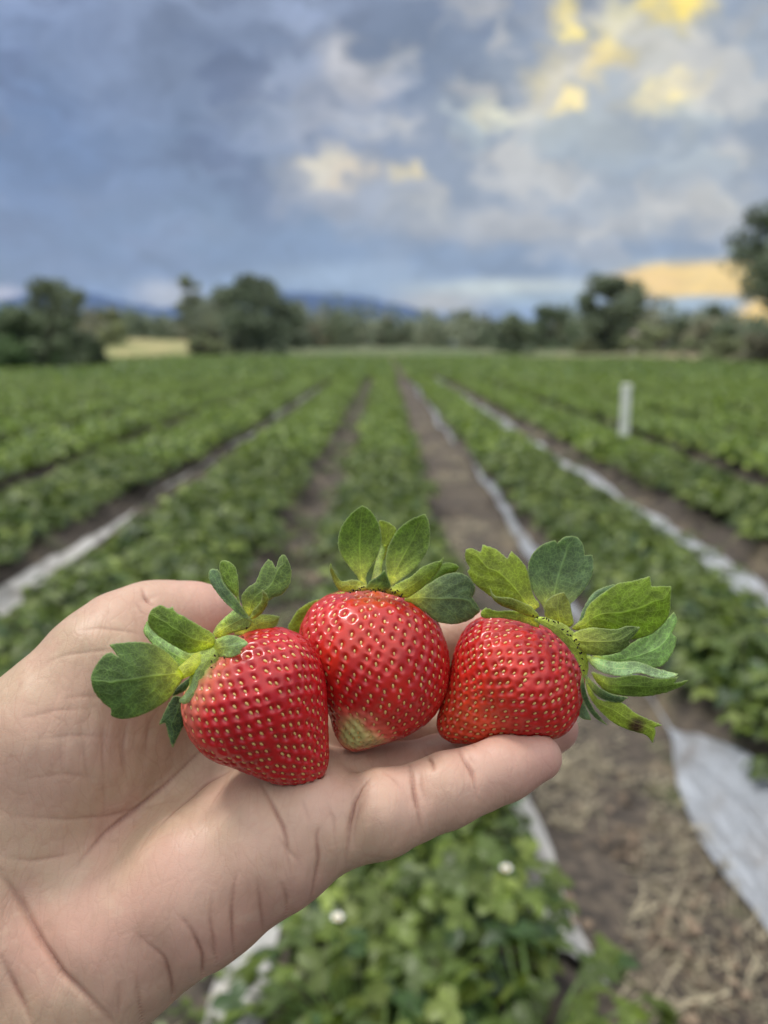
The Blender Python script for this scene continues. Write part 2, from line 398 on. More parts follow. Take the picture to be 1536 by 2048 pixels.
def row_label(bi):
    k = bi - mid
    words = {0: 'leafy green strawberry plant in the middle row straight behind the berries',
             1: 'leafy green strawberry plant in the row between the brown furrow and the long grey strip',
             2: 'leafy green strawberry plant in the row in front of the white post',
             3: 'leafy green strawberry plant in the row just beyond the white post',
             -1: 'leafy green strawberry plant in the row between the white strip and the centre footpath',
             -2: 'leafy green strawberry plant in the row left of the broad white strip',
             -3: 'leafy green strawberry plant in the third row left of the centre footpath'}
    return words.get(k, 'leafy green strawberry plant in one of the outermost rows at the edge')
used = set()
NEAR = spots[:300]
for (d, x, y, bi) in NEAR:
    k = int(RNG.integers(0, 6))
    if k not in used: o = protos[k]; used.add(k)
    else: o = protos[k].copy(); COL.objects.link(o)
    o.location = (x, y, float(ground_z(x, y)) + 0.004); o.rotation_euler = (RNG.normal(0, 0.06), RNG.normal(0, 0.06), RNG.uniform(0, 6.28))
    s = RNG.uniform(0.85, 1.15); o.scale = (s, s, s * RNG.uniform(0.9, 1.1))
    tag(o, row_label(bi), 'strawberry plant', 'strawberry plants in the rows of the field')
# all the remaining plants, too many to count
def plant_arrays(seed, leaves, rad, height, size):
    r = np.random.default_rng(seed); Vs = []; Fs = []; Cs = []
    for i in range(leaves):
        a = r.uniform(0, 6.28); q = math.sqrt(r.random()); h = height * (1.05 - 0.6 * q * q) * r.uniform(0.5, 1.05)
        c = np.array([rad * q * math.cos(a), rad * q * math.sin(a), h])
        nrm = np.array([0.5 * q * math.cos(a), 0.5 * q * math.sin(a), 1.0]) + r.normal(0, 0.4, 3); nrm /= np.linalg.norm(nrm)
        d = np.cross(nrm, r.normal(0, 1, 3)); d /= np.linalg.norm(d); s = np.cross(nrm, d)
        L = size * r.uniform(0.7, 1.2); b0 = len(Vs)
        Vs += [c - d * L, c + s * L * 0.75 + nrm * L * .2, c + d * L, c - s * L * 0.75 + nrm * L * .2]; Fs.append((b0, b0 + 1, b0 + 2, b0 + 3)); Cs += [green(r)] * 4
    return np.array(Vs), np.array(Fs), np.array(Cs)
midv = [plant_arrays(200 + i, 130, 0.22, 0.18, 0.04) for i in range(4)]
farv = [plant_arrays(300 + i, 75, 0.33, 0.19, 0.085) for i in range(4)]
Va, Fa, Ca = [], [], []; off = 0
for (d, x, y, bi) in spots[300:]:
    v, f, c = (midv if d < 25 else farv)[int(RNG.integers(0, 4))]
    a = RNG.uniform(0, 6.28); s = RNG.uniform(0.85, 1.15); ca, sa = math.cos(a) * s, math.sin(a) * s
    vv = np.stack([v[:, 0] * ca - v[:, 1] * sa + x, v[:, 0] * sa + v[:, 1] * ca + y, v[:, 2] * s + 0.09], -1)
    Va.append(vv); Fa.append(f + off); Ca.append(c * RNG.uniform(1.15, 1.7)); off += len(v)
o = mesh_np('strawberry_foliage', np.concatenate(Va), np.concatenate(Fa), lm, np.concatenate(Ca))
tag(o, 'dense green leaves of the strawberry rows stretching away to the trees', 'crop foliage', kind='stuff')

# flowers on the nearest plants
def flower(px, py, h, label):
    d = ray(px, py); tt = (h - CAM_H) / d[2]; p = CPOS + d * tt
    e = empty('strawberry_flower', p); tag(e, label, 'flower', 'white flowers among the leaves')
    for k in range(5):
        a = k * 1.2566; mb = MB(); c, s_ = math.cos(a), math.sin(a)
        P = np.zeros((4, 3, 3))
        for i, (u, w) in enumerate(((0.15, 0.1), (0.45, 0.8), (0.8, 0.8), (1.0, 0.3))):
            for j, q in enumerate((-1, 0, 1)):
                x, y = u * 0.0095, q * w * 0.0045
                P[i, j] = p + np.array([x * c - y * s_, x * s_ + y * c, 0.004 * u + 0.001 * abs(q)])
        mb.grid(P, (0.8, 0.8, 0.76)); mb.build('petal', wm, parent=e, origin=p)
    mb = MB(); mb.tube([p + np.array([0, 0, -0.0]), p + np.array([0, 0, 0.004]), p + np.array([0, 0, 0.006])], [0.003, 0.003, 0.0005], (0.7, 0.5, 0.05), 8); mb.build('flower_centre', lm, parent=e, origin=p)
    mb = MB(); mb.tube([p, p - np.array([0.01, 0, 0.06]), p - np.array([0.015, 0, 0.14])], 0.0012, (0.12, 0.22, 0.05), 5); mb.build('flower_stalk', lm, parent=e, origin=p)
flower(675, 1838, 0.385, 'white strawberry flower low in the leaves right of the wrist')
flower(1012, 1740, 0.38, 'white strawberry flower beside the ragged plastic strip')

# straw and dead leaves on the bare furrow
dm, t, b = new_mat('dry_straw'); t.put(b.inputs['Base Color'], t.attr('tint')); b.inputs['Roughness'].default_value = 0.9
mb = MB(); r = np.random.default_rng(5)
for i in range(5200):
    y = 0.6 + 13 * r.random() ** 1.8
    if r.random() < 0.75: x = r.uniform(0.38, 0.9)
    else: x = r.choice([-0.48, 1.95, -1.8, 2.0]) + r.normal(0, 0.1)
    if 0.45 < y < 3.0 and r.random() < 0.4: x = 0.62 + 0.07 * r.normal()
    if noise2(x * 7, y * 5, 31, 3) < 0.05 and r.random() < .8: continue
    z = float(ground_z(x, y)) + r.uniform(0.003, 0.025)
    a = r.uniform(0, 3.14); L = r.uniform(0.01, 0.05); dv = np.array([math.cos(a), math.sin(a), r.normal(0, 0.25)])
    p = np.array([x, y, z])
    if noise2(x * 4 + 3, y * 3, 37, 3) > -0.1:
        L *= 1.3; mb.tube([p - dv * L, p + np.array([0, 0, 0.004]), p + dv * L], r.uniform(0.0008, 0.002), np.array((0.52, 0.46, 0.31)) * r.uniform(0.5, 1.2), 3)
    else:
        leaflet(mb, p, dv, np.array([r.normal(0, .5), r.normal(0, .5), 1.0]), L * 0.65, L * 0.5, np.array((0.17, 0.125, 0.085)) * r.uniform(0.4, 1.5), r)
for i in range(1500):
    x = r.uniform(.40, .84); y = r.uniform(0.95, 2.9)
    if noise2(x * 6 + 1, y * 4, 41, 4) < 0.12: continue
    a = r.normal(1.2, .8); L = r.uniform(.012, .05); dv = np.array([math.cos(a), math.sin(a), r.normal(0, .2)]); sd2 = np.array([-dv[1], dv[0], 0]) * r.normal(0, .25)
    p = np.array([x, y, float(ground_z(x, y)) + r.uniform(.004, .03)])
    mb.tube([p - dv * L, p + sd2 * L, p + dv * L], r.uniform(.0007, .0018), np.array((0.50, 0.44, 0.30)) * r.uniform(.35, 1.15), 3)
tag(mb.build('straw_litter', dm), 'dry straw and curled brown leaves littering the bare furrow', 'straw litter', kind='stuff')
# low weeds in the furrows
Va, Fa, Ca = [], [], []; off = 0
wd = plant_arrays(77, 26, 0.07, 0.05, 0.014)
for i in range(450):
    y = 1.0 + 24 * r.random() ** 1.4; x = r.choice([-0.48, -0.6, -0.36, -1.7, 1.9, -1.6]) + r.normal(0, 0.06)
    v, f, c = wd; a = r.uniform(0, 6.28); s = r.uniform(.6, 1.4)
    vv = np.stack([(v[:, 0] * math.cos(a) - v[:, 1] * math.sin(a)) * s + x, (v[:, 0] * math.sin(a) + v[:, 1] * math.cos(a)) * s + y, v[:, 2] * s + ground_z(x, y)], -1)
    Va.append(vv); Fa.append(f + off); Ca.append(c * 0.9 + 0.02); off += len(v)
tag(mesh_np('weeds', np.concatenate(Va), np.concatenate(Fa), lm, np.concatenate(Ca)), 'low green weeds sprouting along the footpath between rows', 'weeds', kind='stuff')

# white post
def gpt(px, py, z=0.0):
    d = ray(px, py); return CPOS + d * ((z - CAM_H) / d[2])
pp = gpt(1247, 868, 0.28); pp[2] = 0.0
pw, t, b = new_mat('post_paint')
t.put(b.inputs['Base Color'], t.mix(t.rng(t.noise(t.obj(), 12, 4, 0.7), 0.45, 0.7), (0.86, 0.88, 0.80, 1), (0.50, 0.54, 0.42, 1))); b.inputs['Roughness'].default_value = 0.7
dist = pp[1]; hp = 0.28 + 100 / FPX * (dist * CP)
post = empty('post', pp); tag(post, 'short white weathered post standing in the rows on the right', 'post')
mb = MB(); wpost = 0.052
mb.tube([pp, pp + [0.004, 0, hp * .5], pp + [0, 0, hp - 0.03]], [wpost * 1.03, wpost, wpost * .98], (1, 1, 1), 12); mb.build('shaft', pw, parent=post, origin=pp)
mb = MB(); mb.tube([pp + [0, 0, hp - 0.03], pp + [0, 0, hp - 0.028], pp + [0, 0, hp - 0.005], pp + [0, 0, hp], pp + [0, 0, hp + 0.001]], [wpost, wpost * 1.12, wpost * 1.1, wpost * .8, 0.0005], (1, 1, 1), 12); mb.build('cap', pw, parent=post, origin=pp)

# ------------------------------------------------------------------ trees, bushes, far land
tm, t, b = new_mat('tree_leaf')
t.put(b.inputs['Base Color'], t.attr('tint')); b.inputs['Roughness'].default_value = 0.65; b.inputs['Specular IOR Level'].default_value = 0.25
bm_, t, b = new_mat('bark'); t.put(b.inputs['Base Color'], t.mix(t.noise(t.obj(), 6, 5, .7), (0.05, 0.04, 0.03, 1), (0.16, 0.13, 0.10, 1))); b.inputs['Roughness'].default_value = 0.9
def tree(name, px, top, base, wpx, col, label, cat, group, dist=None, lobes=26, leaf=0.24, per=260, zoff=0.0, trunkfrac=0.22, shape='round', seed=None, wide=1.0):
    wpx *= wide * 1.14
    seed = seed if seed is not None else int(px * 7 + top); r = np.random.default_rng(seed)
    dpt = CAM_H * FPX / CP / max(base - 690.0, 1.0) if dist is None else dist    # depth from where the foot stands
    Y = (dpt - CAM_H * SP) / CP
    X = (px - 768) / FPX * dpt
    H = CAM_H + (690 - top) / FPX * dpt * CP; w = wpx / FPX * dpt
    o0 = np.array([X, Y, zoff]); H -= zoff
    root = empty(name, o0); tag(root, label, cat, group)
    cb = H * trunkfrac; ch = H - cb
    N = lobes * per; Cn = []
    centres = []
    for i in range(lobes):
        for _ in range(30):
            q = r.uniform(-1, 1, 3)
            if np.linalg.norm(q) <= 1: break
        if shape != 'round': q[2] = r.uniform(-.96, .8)
        u = (q[2] + 1) / 2
        if shape == 'spire': k = 0.95 * (1 - u) ** 0.8 + 0.12
        elif shape == 'column': k = 0.75 + 0.25 * math.sin(math.pi * u)
        elif shape == 'bush': k = 1.05 - 0.6 * u ** 1.5
        else: k = 1.0
        q2 = np.array([q[0], q[1], 0])
        c = np.array([q2[0] * w * 0.46 * k, q2[1] * w * 0.46 * k, cb + ch * (0.04 + 0.86 * u)])
        centres.append(c)
    lr = 0.5 * min(w, ch) * (0.42 if lobes > 12 else 0.6)
    Vs, Cs = [], []
    for i, c in enumerate(centres):
        rr = lr * r.uniform(0.55, 1.1); k = per
        q = r.normal(0, 1, (k, 3)); q /= np.linalg.norm(q, axis=1)[:, None]; q *= (r.random(k) ** 0.4)[:, None] * rr; q[:, 2] *= 0.8
        p = c + q; p[:, 2] = np.maximum(p[:, 2], cb * 0.3 + r.random(k) * 0.2)
        nr = r.normal(0, 1, (k, 3)) + q / rr * 0.8; nr /= np.linalg.norm(nr, axis=1)[:, None]
        tv = np.cross(nr, r.normal(0, 1, (k, 3))); tv /= np.linalg.norm(tv, axis=1)[:, None]; sv = np.cross(nr, tv)
        L = (leaf * r.uniform(0.6, 1.3, k))[:, None]
        Vs.append(np.stack([p - tv * L, p + sv * L * .6, p + tv * L, p - sv * L * .6], 1).reshape(-1, 3))
        cc = np.array(col) * r.uniform(0.75, 1.3) * r.uniform(0.8, 1.2, (k, 1)); Cs.append(np.repeat(cc, 4, 0))
    Vs = np.concatenate(Vs) + o0; Fc = np.arange(len(Vs)).reshape(-1, 4)
    mesh_np('crown', Vs, Fc, tm, np.concatenate(Cs), smooth=False, parent=root, origin=o0)
    mb = MB(); tr_ = max(0.03 * w, 0.05)
    mb.tube([o0, o0 + [0.02 * w, 0, cb], o0 + [-.01 * w, 0, cb + ch * .45], o0 + [0, 0, cb + ch * .85]], [tr_ * 1.3, tr_, tr_ * .6, tr_ * .15], (1, 1, 1), 8)
    for c in centres[:10]:
        mb.tube([o0 + [0, 0, cb * .9 + 0.2 * c[2]], o0 + (c * [.5, .5, .0]) + [0, 0, (cb * .9 + c[2]) / 2], o0 + c], [tr_ * .5, tr_ * .3, tr_ * .08], (1, 1, 1), 5)
    mb.build('trunk', bm_, parent=root, origin=o0)
DG = (0.165, 0.205, 0.125); GG = (0.25, 0.285, 0.19); OG = (0.27, 0.30, 0.16); BG = (0.18, 0.225, 0.14); BR = (0.25, 0.245, 0.16)
far = 'trees along the far edge of the field'
tree('tree', 438, 560, 705, 175, GG, 'grey-green spreading tree forming the front of the big clump left of centre', 'tree', far, lobes=30, shape='bush', trunkfrac=0.03)
tree('tree', 385, 524, 704, 52, GG, 'slim pointed tree top at the left shoulder of the big clump', 'tree', far, dist=88, shape='column', lobes=14, per=160, trunkfrac=.1)
tree('tree', 520, 530, 706, 190, DG, 'tallest dark tree of the big clump left of centre', 'tree', far, lobes=36, dist=84, shape='bush', trunkfrac=0.03)
tree('tree', 590, 620, 704, 80, DG, 'low dark tree on the right flank of the big clump', 'tree', far, lobes=16, shape='bush', trunkfrac=.03)
tree('tree', 125, 545, 700, 105, DG, 'dark rounded tree rising above the bushes at far left', 'tree', far, dist=100, lobes=22, shape='column', trunkfrac=.08)
tree('tree', 226, 600, 700, 48, OG, 'small pointed yellow-green tree left of the big clump', 'tree', far, dist=95, shape='spire', lobes=10, per=160)
bu = 'bushes at the edge of the field'
for i, (px, tp, bs, w, c, lb) in enumerate([
    (25, 600, 744, 130, (0.15, 0.20, 0.10), 'broad green bush cut off by the left edge of the view'),
    (105, 625, 744, 130, (0.16, 0.20, 0.11), 'middle green bush of the three at the left edge of the field'),
    (180, 655, 740, 100, (0.12, 0.16, 0.085), 'rightmost and lowest dark bush of the left group beside the straw patch'),
    (40, 665, 746, 150, (0.13, 0.20, 0.08), 'low leafy shrub in front of the bushes at far left')]):
    tree('bush', px, tp, bs, w, c, lb, 'bush', bu, shape='bush', lobes=22, leaf=0.11, trunkfrac=0.05)
for (px, tp, bs, w, c, lb) in [
    (300, 622, 700, 120, OG, 'olive bush behind the straw patch on the left'),
    (350, 625, 700, 70, OG, 'small round olive bush touching the big clump'),
    (265, 630, 698, 90, (.17, .20, .10), 'faded green bush right of the small pointed tree'),
    (405, 668, 716, 90, OG, 'low green shrub at the foot of the big clump'),
    (650, 632, 704, 70, BR, 'brownish bush just right of the big clump'),
    (705, 645, 703, 70, BR, 'low brownish bush beyond the end of the left rows'),
    (765, 636, 703, 75, BG, 'dark bush at the very end of the middle row'),
    (825, 628, 703, 75, BR, 'brownish tree-like bush beyond the end of the right furrow'),
    (880, 640, 703, 60, BG, 'dark bush left of the rounded grey-green tree'),
    (1000, 655, 704, 70, OG, 'light olive bush in front of the rounded grey-green tree')]:
    tree('bush', px, tp, bs, w, c, lb, 'bush', bu, shape='bush', lobes=20, leaf=0.26, per=170, trunkfrac=0.03, wide=1.35)
tree('tree', 945, 608, 704, 125, GG, 'rounded grey-green tree right of the row ends', 'tree', far, lobes=28, shape='bush', trunkfrac=.03)
tree('tree', 1030, 618, 703, 90, BG, 'dark low tree between the rounded trees right of centre', 'tree', far, lobes=18, dist=92, shape='bush', trunkfrac=.03)
tree('tree', 1095, 600, 706, 110, (.13, .17, .09), 'bushy tree directly left of the tall rounded tree', 'tree', far, lobes=24, shape='bush', trunkfrac=.03)
tree('tree', 1216, 536, 712, 104, DG, 'tall rounded dark tree standing behind the white post', 'tree', far, lobes=46, trunkfrac=0.04, shape='column', per=300)
for (px, tp, bs, w, c, lb) in [
    (1320, 640, 716, 110, OG, 'low olive bush right of the tall rounded tree'),
    (1400, 630, 718, 90, BR, 'brownish bush under the orange glow'),
    (1352, 624, 712, 40, DG, 'slender dark shrub sticking up right of the tall rounded tree'),
    (1475, 642, 722, 110, DG, 'dark wide bush near the right edge of the view'),
    (1425, 668, 726, 130, OG, 'flat olive shrub in front of the bushes on the right'),
    (1535, 660, 730, 100, BR, 'brown-green bush cut by the right edge of the view'),
    (1170, 672, 712, 60, OG, 'small shrub at the left foot of the tall rounded tree'),
    (1275, 668, 716, 60, OG, 'small shrub at the right foot of the tall rounded tree')]:
    tree('bush', px, tp, bs, w, c, lb, 'bush', bu, shape='bush', lobes=18, leaf=0.22, per=180, trunkfrac=0.03, wide=1.25)
tree('tree', 1425, 606, 716, 46, DG, 'thin dark tree between bushes under the orange glow', 'tree', far, shape='spire', lobes=9, per=140)
tree('tree', 1560, 365, 745, 190, DG, 'tall dark tree reaching in at the right edge of the view', 'tree', far, lobes=56, leaf=0.12, trunkfrac=0.2, per=200)

# rising straw-coloured bank on the left, behind the field
def bank(name, x0, x1, y0, y1, h, cols, seed):
    a = np.linspace(x0, x1, 60); bq = np.linspace(0, 1, 16); A, Bq = np.meshgrid(a, bq, indexing='ij')
    u = (A - x0) / (x1 - x0)
    Z = h * np.sin(np.pi * u) ** 0.5 * np.sin(np.pi * Bq * 0.999) ** 1.2 + 0.2 * noise2(A * .3, Bq * 4, seed) * np.sin(np.pi * Bq) - 0.05
    Vb = np.stack([A, y0 + (y1 - y0) * Bq, Z], -1).reshape(-1, 3)
    I = np.arange(60 * 16).reshape(60, 16); Fb = np.stack([I[:-1, :-1], I[1:, :-1], I[1:, 1:], I[:-1, 1:]], -1).reshape(-1, 4)
    m, t, b = new_mat(name); t.put(b.inputs['Base Color'], t.mix(t.rng(t.noise(t.obj(), 0.25, 5, .6), .35, .65), cols[0], cols[1])); b.inputs['Roughness'].default_value = 0.95
    tag(mesh_np(name, Vb, Fb, m), kind='structure')
bank('straw_bank', -46, -21, 86, 130, 2.1, ((0.34, 0.29, 0.13, 1), (0.20, 0.22, 0.08, 1)), 4)
bank('dry_verge', 10, 70, 60, 84, 0.7, ((0.22, 0.17, 0.10, 1), (0.13, 0.15, 0.06, 1)), 6)
bank('grass_verge', -40, 60, 96, 120, 0.9, ((0.08, 0.12, 0.045, 1), (0.12, 0.13, 0.06, 1)), 8)

# small white farm building glimpsed through the trees
hx = gpt(1291, 712); hs = 80.0
bx = np.array([(1291 - 768) / FPX * hs, hs, 0.0]); root = empty('farm_building', bx)
tag(root, 'small pale farm building half hidden right of the tall rounded tree', 'building')
wmat, t, b = new_mat('limewash'); t.put(b.inputs['Base Color'], t.mix(t.noise(t.obj(), 2, 4, .6), (0.62, 0.60, 0.56, 1), (0.45, 0.43, 0.40, 1)))
rmat, t, b = new_mat('roof_sheet'); b.inputs['Base Color'].default_value = (0.22, 0.17, 0.15, 1); gmat, t, b = new_mat('dark_pane'); b.inputs['Base Color'].default_value = (0.03, 0.035, 0.04, 1); b.inputs['Roughness'].default_value = 0.2
def box(name, lo_, hi_, mat, parent, org):
    lo_, hi_ = np.array(lo_, float), np.array(hi_, float)
    Vb = np.array([[(lo_, hi_)[(i >> k) & 1][k] for k in range(3)] for i in range(8)])
    Fb = [(0, 2, 3, 1), (4, 5, 7, 6), (0, 1, 5, 4), (2, 6, 7, 3), (0, 4, 6, 2), (1, 3, 7, 5)]
    return mesh_np(name, Vb, Fb, mat, smooth=False, parent=parent, origin=org)
box('wall', bx + [-1.6, 0, 0], bx + [1.6, 3, 1.95], wmat, root, bx)
Vr = np.array([[-1.8, -.2, 1.95], [1.8, -.2, 1.95], [1.8, 3.2, 1.95], [-1.8, 3.2, 1.95], [-1.8, 1.5, 2.6], [1.8, 1.5, 2.6], [-1.8, -.2, 2.0], [1.8, -.2, 2.0]]) + bx
mesh_np('roof', Vr, [(0, 1, 5, 4), (2, 3, 4, 5), (1, 2, 5, 5), (3, 0, 4, 4)][:2], rmat, smooth=False, parent=root, origin=bx)
box('door', bx + [-.4, -.03, 0], bx + [.4, 0, 1.7], gmat, root, bx); box('window', bx + [.8, -.03, .8], bx + [1.3, 0, 1.4], gmat, root, bx)

# far woods and blue mountains
def ridge(name, pts, dist, mat, seed, rough, depth=900):
    xs_ = np.linspace(pts[0][0], pts[-1][0], 260); hy = np.interp(xs_, [p[0] for p in pts], [p[1] for p in pts])
    hz = (690 - hy) / FPX * dist * CP; hz = hz * (1 + 0.0 * xs_) + rough * dist / 5000 * noise2(xs_ / 14, xs_ * 0, seed, 5)
    rows = []
    for k, (f, dy) in enumerate(((0, -0.35), (0.35, -0.25), (0.72, -0.12), (1, 0), (0.8, .15), (0.4, .35), (0, .6))):
        wv = 1 + 0.25 * noise2(xs_ / 20 + k, xs_ * 0 + k * 2, seed + 3, 3) * (f > 0) * (f < 1)
        rows.append(np.stack([(xs_ - 768) / FPX * dist * (1 + 0 * dy), np.full_like(xs_, dist + dy * depth), np.maximum(hz, 4) * f * wv - 4 * (f == 0)], -1))
    P = np.array(rows).transpose(1, 0, 2); a, b2 = P.shape[:2]; I = np.arange(a * b2).reshape(a, b2)
    Fr = np.stack([I[:-1, :-1], I[1:, :-1], I[1:, 1:], I[:-1, 1:]], -1).reshape(-1, 4)
    tag(mesh_np(name, P.reshape(-1, 3), Fr, mat), kind='structure')
mm, t, b = new_mat('mountain_haze_blue'); t.put(b.inputs['Base Color'], t.mix(t.noise(t.obj(), 0.004, 5, .6), (0.015, 0.050, 0.14, 1), (0.025, 0.065, 0.16, 1))); b.inputs['Roughness'].default_value = 1.0; b.inputs['Specular IOR Level'].default_value = 0  # wooded slopes with the blue of distant haze painted into the base colour
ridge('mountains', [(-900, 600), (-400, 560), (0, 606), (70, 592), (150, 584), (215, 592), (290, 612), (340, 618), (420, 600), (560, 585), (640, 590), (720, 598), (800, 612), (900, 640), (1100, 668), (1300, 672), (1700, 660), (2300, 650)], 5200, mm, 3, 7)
fw, t, b = new_mat('far_wood'); t.put(b.inputs['Base Color'], t.mix(t.noise(t.obj(), 0.3, 5, .7), (0.04, 0.06, 0.035, 1), (0.09, 0.11, 0.06, 1))); b.inputs['Roughness'].default_value = 1.0
# a far-off belt of woodland that reads as one mass
r = np.random.default_rng(12); Vs, Cs = [], []
for i in range(520):
    px = r.uniform(-500, 2000); dd = r.uniform(135, 200); X = (px - 768) / FPX * dd; h = r.uniform(5.5, 9.5) + 1.5 * math.sin(px / 90); k = 130
    q = r.normal(0, 1, (k, 3)); q /= np.linalg.norm(q, axis=1)[:, None]; q *= (r.random(k) ** .4)[:, None]
    p = np.array([X, dd, h * .5]) + q * [2.6, 2.6, h * .5]
    tv = r.normal(0, 1, (k, 3)); tv /= np.linalg.norm(tv, axis=1)[:, None]; sv = np.cross(tv, r.normal(0, 1, (k, 3))); sv /= np.linalg.norm(sv, axis=1)[:, None]
    L = .5; Vs.append(np.stack([p - tv * L, p + sv * L * .6, p + tv * L, p - sv * L * .6], 1).reshape(-1, 3)); Cs.append(np.repeat(np.array(random.choice((DG, BG, BR, GG)))[None] * r.uniform(.8, 1.2, (k, 1)), 4, 0))
Vs = np.concatenate(Vs)
tag(mesh_np('treeline', Vs, np.arange(len(Vs)).reshape(-1, 4), tm, np.concatenate(Cs), smooth=False), 'distant dark belt of woodland along the horizon', 'woodland', kind='stuff')

# evening air
hv = bpy.data.materials.new('haze_air'); hv.use_nodes = True; ht = NT(hv.node_tree); ht.n.clear()
ho = ht.node('ShaderNodeOutputMaterial'); pv = ht.node('ShaderNodeVolumePrincipled'); pv.inputs['Color'].default_value = (0.62, 0.76, 1.0, 1); pv.inputs['Density'].default_value = 0.00007
ht.l.new(pv.outputs[0], ho.inputs['Volume'])
hz_ = box('haze', (-9500, -3500, -6), (9500, 6300, 900), hv, None, np.zeros(3)); tag(hz_, 'thin bluish evening haze over the whole field and hills', 'haze', kind='stuff')

# ------------------------------------------------------------------ the hand: one continuous surface grown from a distance field
def M(px, py, d):                                # camera-space millimetres: right, up, depth
    return np.array([(px - 768) / FPX * d, -(py - 1024) / FPX * d, d])
def toW(P):                                      # camera-space millimetres to the world
    P = np.asarray(P, float) / 1000.0
    return CPOS + P[..., 0:1] * RGT + P[..., 1:2] * UPV + P[..., 2:3] * FWD
def capsule(X, a, b, ra, rb):
    ba = b - a; L2 = float(ba.dot(ba)) + 1e-9
    h = np.clip(((X[0] - a[0]) * ba[0] + (X[1] - a[1]) * ba[1] + (X[2] - a[2]) * ba[2]) / L2, 0, 1).astype(np.float32)
    dx = X[0] - a[0] - ba[0] * h; dy = X[1] - a[1] - ba[1] * h; dz = X[2] - a[2] - ba[2] * h
    return np.sqrt(dx * dx + dy * dy + dz * dz) - (ra + (rb - ra) * h)
def smin(a, b, k):
    h = np.clip(0.5 + 0.5 * (b - a) / k, 0, 1); return b + (a - b) * h - k * h * (1 - h)
def chain(X, pts, k=2.0):
    d = None
    for (p, q) in zip(pts[:-1], pts[1:]):
        c = capsule(X, M(*p[:3]), M(*q[:3]), p[3], q[3]); d = c if d is None else smin(d, c, k)
    return d
PALM = [
    [(-330, 2330, 176, 30), (-60, 1890, 190, 26), (60, 1750, 200, 23)],
    [(-200, 2420, 176, 26), (60, 2090, 186, 21), (190, 1900, 190, 19)],
    [(190, 1900, 190, 19), (400, 1775, 190, 18), (560, 1676, 191, 16), (630, 1642, 190.5, 13.6)],
    [(120, 1800, 202, 18), (640, 1590, 203, 11)],
    [(90, 1700, 208, 17), (600, 1500, 219, 10.5)],
    [(80, 1600, 208, 18), (560, 1400, 231, 10.5)],
    [(60, 1640, 200, 21), (120, 1470, 200, 21), (225, 1325, 206, 15)],
    [(200, 1480, 204, 17), (330, 1400, 214, 13)],
]
FINGERS = {
    'little': [(634, 1645, 190, 13), (700, 1646, 188.5, 9.0), (718, 1642, 187.5, 9.4), (765, 1626, 186.5, 10.2), (832, 1605, 188, 8.7), (890, 1582, 188.5, 8.8), (948, 1560, 190, 7.7), (1010, 1536, 191.5, 7.6), (1076, 1514, 193, 5.9)],
    'ring': [(620, 1580, 203, 11), (720, 1572, 205, 9.6), (800, 1556, 209, 8.9), (880, 1540, 213, 9.1), (980, 1506, 216, 8.2), (1060, 1478, 217, 8.2), (1108, 1458, 218, 6.8)],
    'middle': [(590, 1500, 219, 11), (700, 1490, 224, 9.6), (820, 1478, 229, 8.8), (930, 1450, 232, 8.8), (1030, 1410, 232, 8.0), (1080, 1385, 231, 7.0)],
    'index': [(560, 1400, 231, 11), (660, 1350, 238, 9.3), (760, 1310, 241, 8.9), (850, 1285, 241, 8.2), (930, 1268, 240, 7.6), (985, 1262, 239, 6.2)],
    'thumb': [(215, 1330, 206, 15), (262, 1268, 211, 12.0), (300, 1243, 214, 11.0), (345, 1240, 217, 10.8), (395, 1238, 220, 10.3), (432, 1236, 223, 8.2)],
}
GS = 0.85
glo = np.array([-131.0, -128.0, 150.0]); ghi = np.array([62.0, -6.0, 252.0])
nx, ny, nz = [int((ghi[i] - glo[i]) / GS) + 1 for i in range(3)]
X = [glo[0] + GS * np.arange(nx, dtype=np.float32)[:, None, None], glo[1] + GS * np.arange(ny, dtype=np.float32)[None, :, None], glo[2] + GS * np.arange(nz, dtype=np.float32)[None, None, :]]
palm = None
for c in PALM:
    d = chain(X, c, 3.0); palm = d if palm is None else smin(palm, d, 9.0)
vol = None
for nm, c in FINGERS.items():
    d = smin(palm, chain(X, c, 2.2), 8.0 if nm == 'thumb' else 3.0); vol = d if vol is None else np.minimum(vol, d)
del palm, d
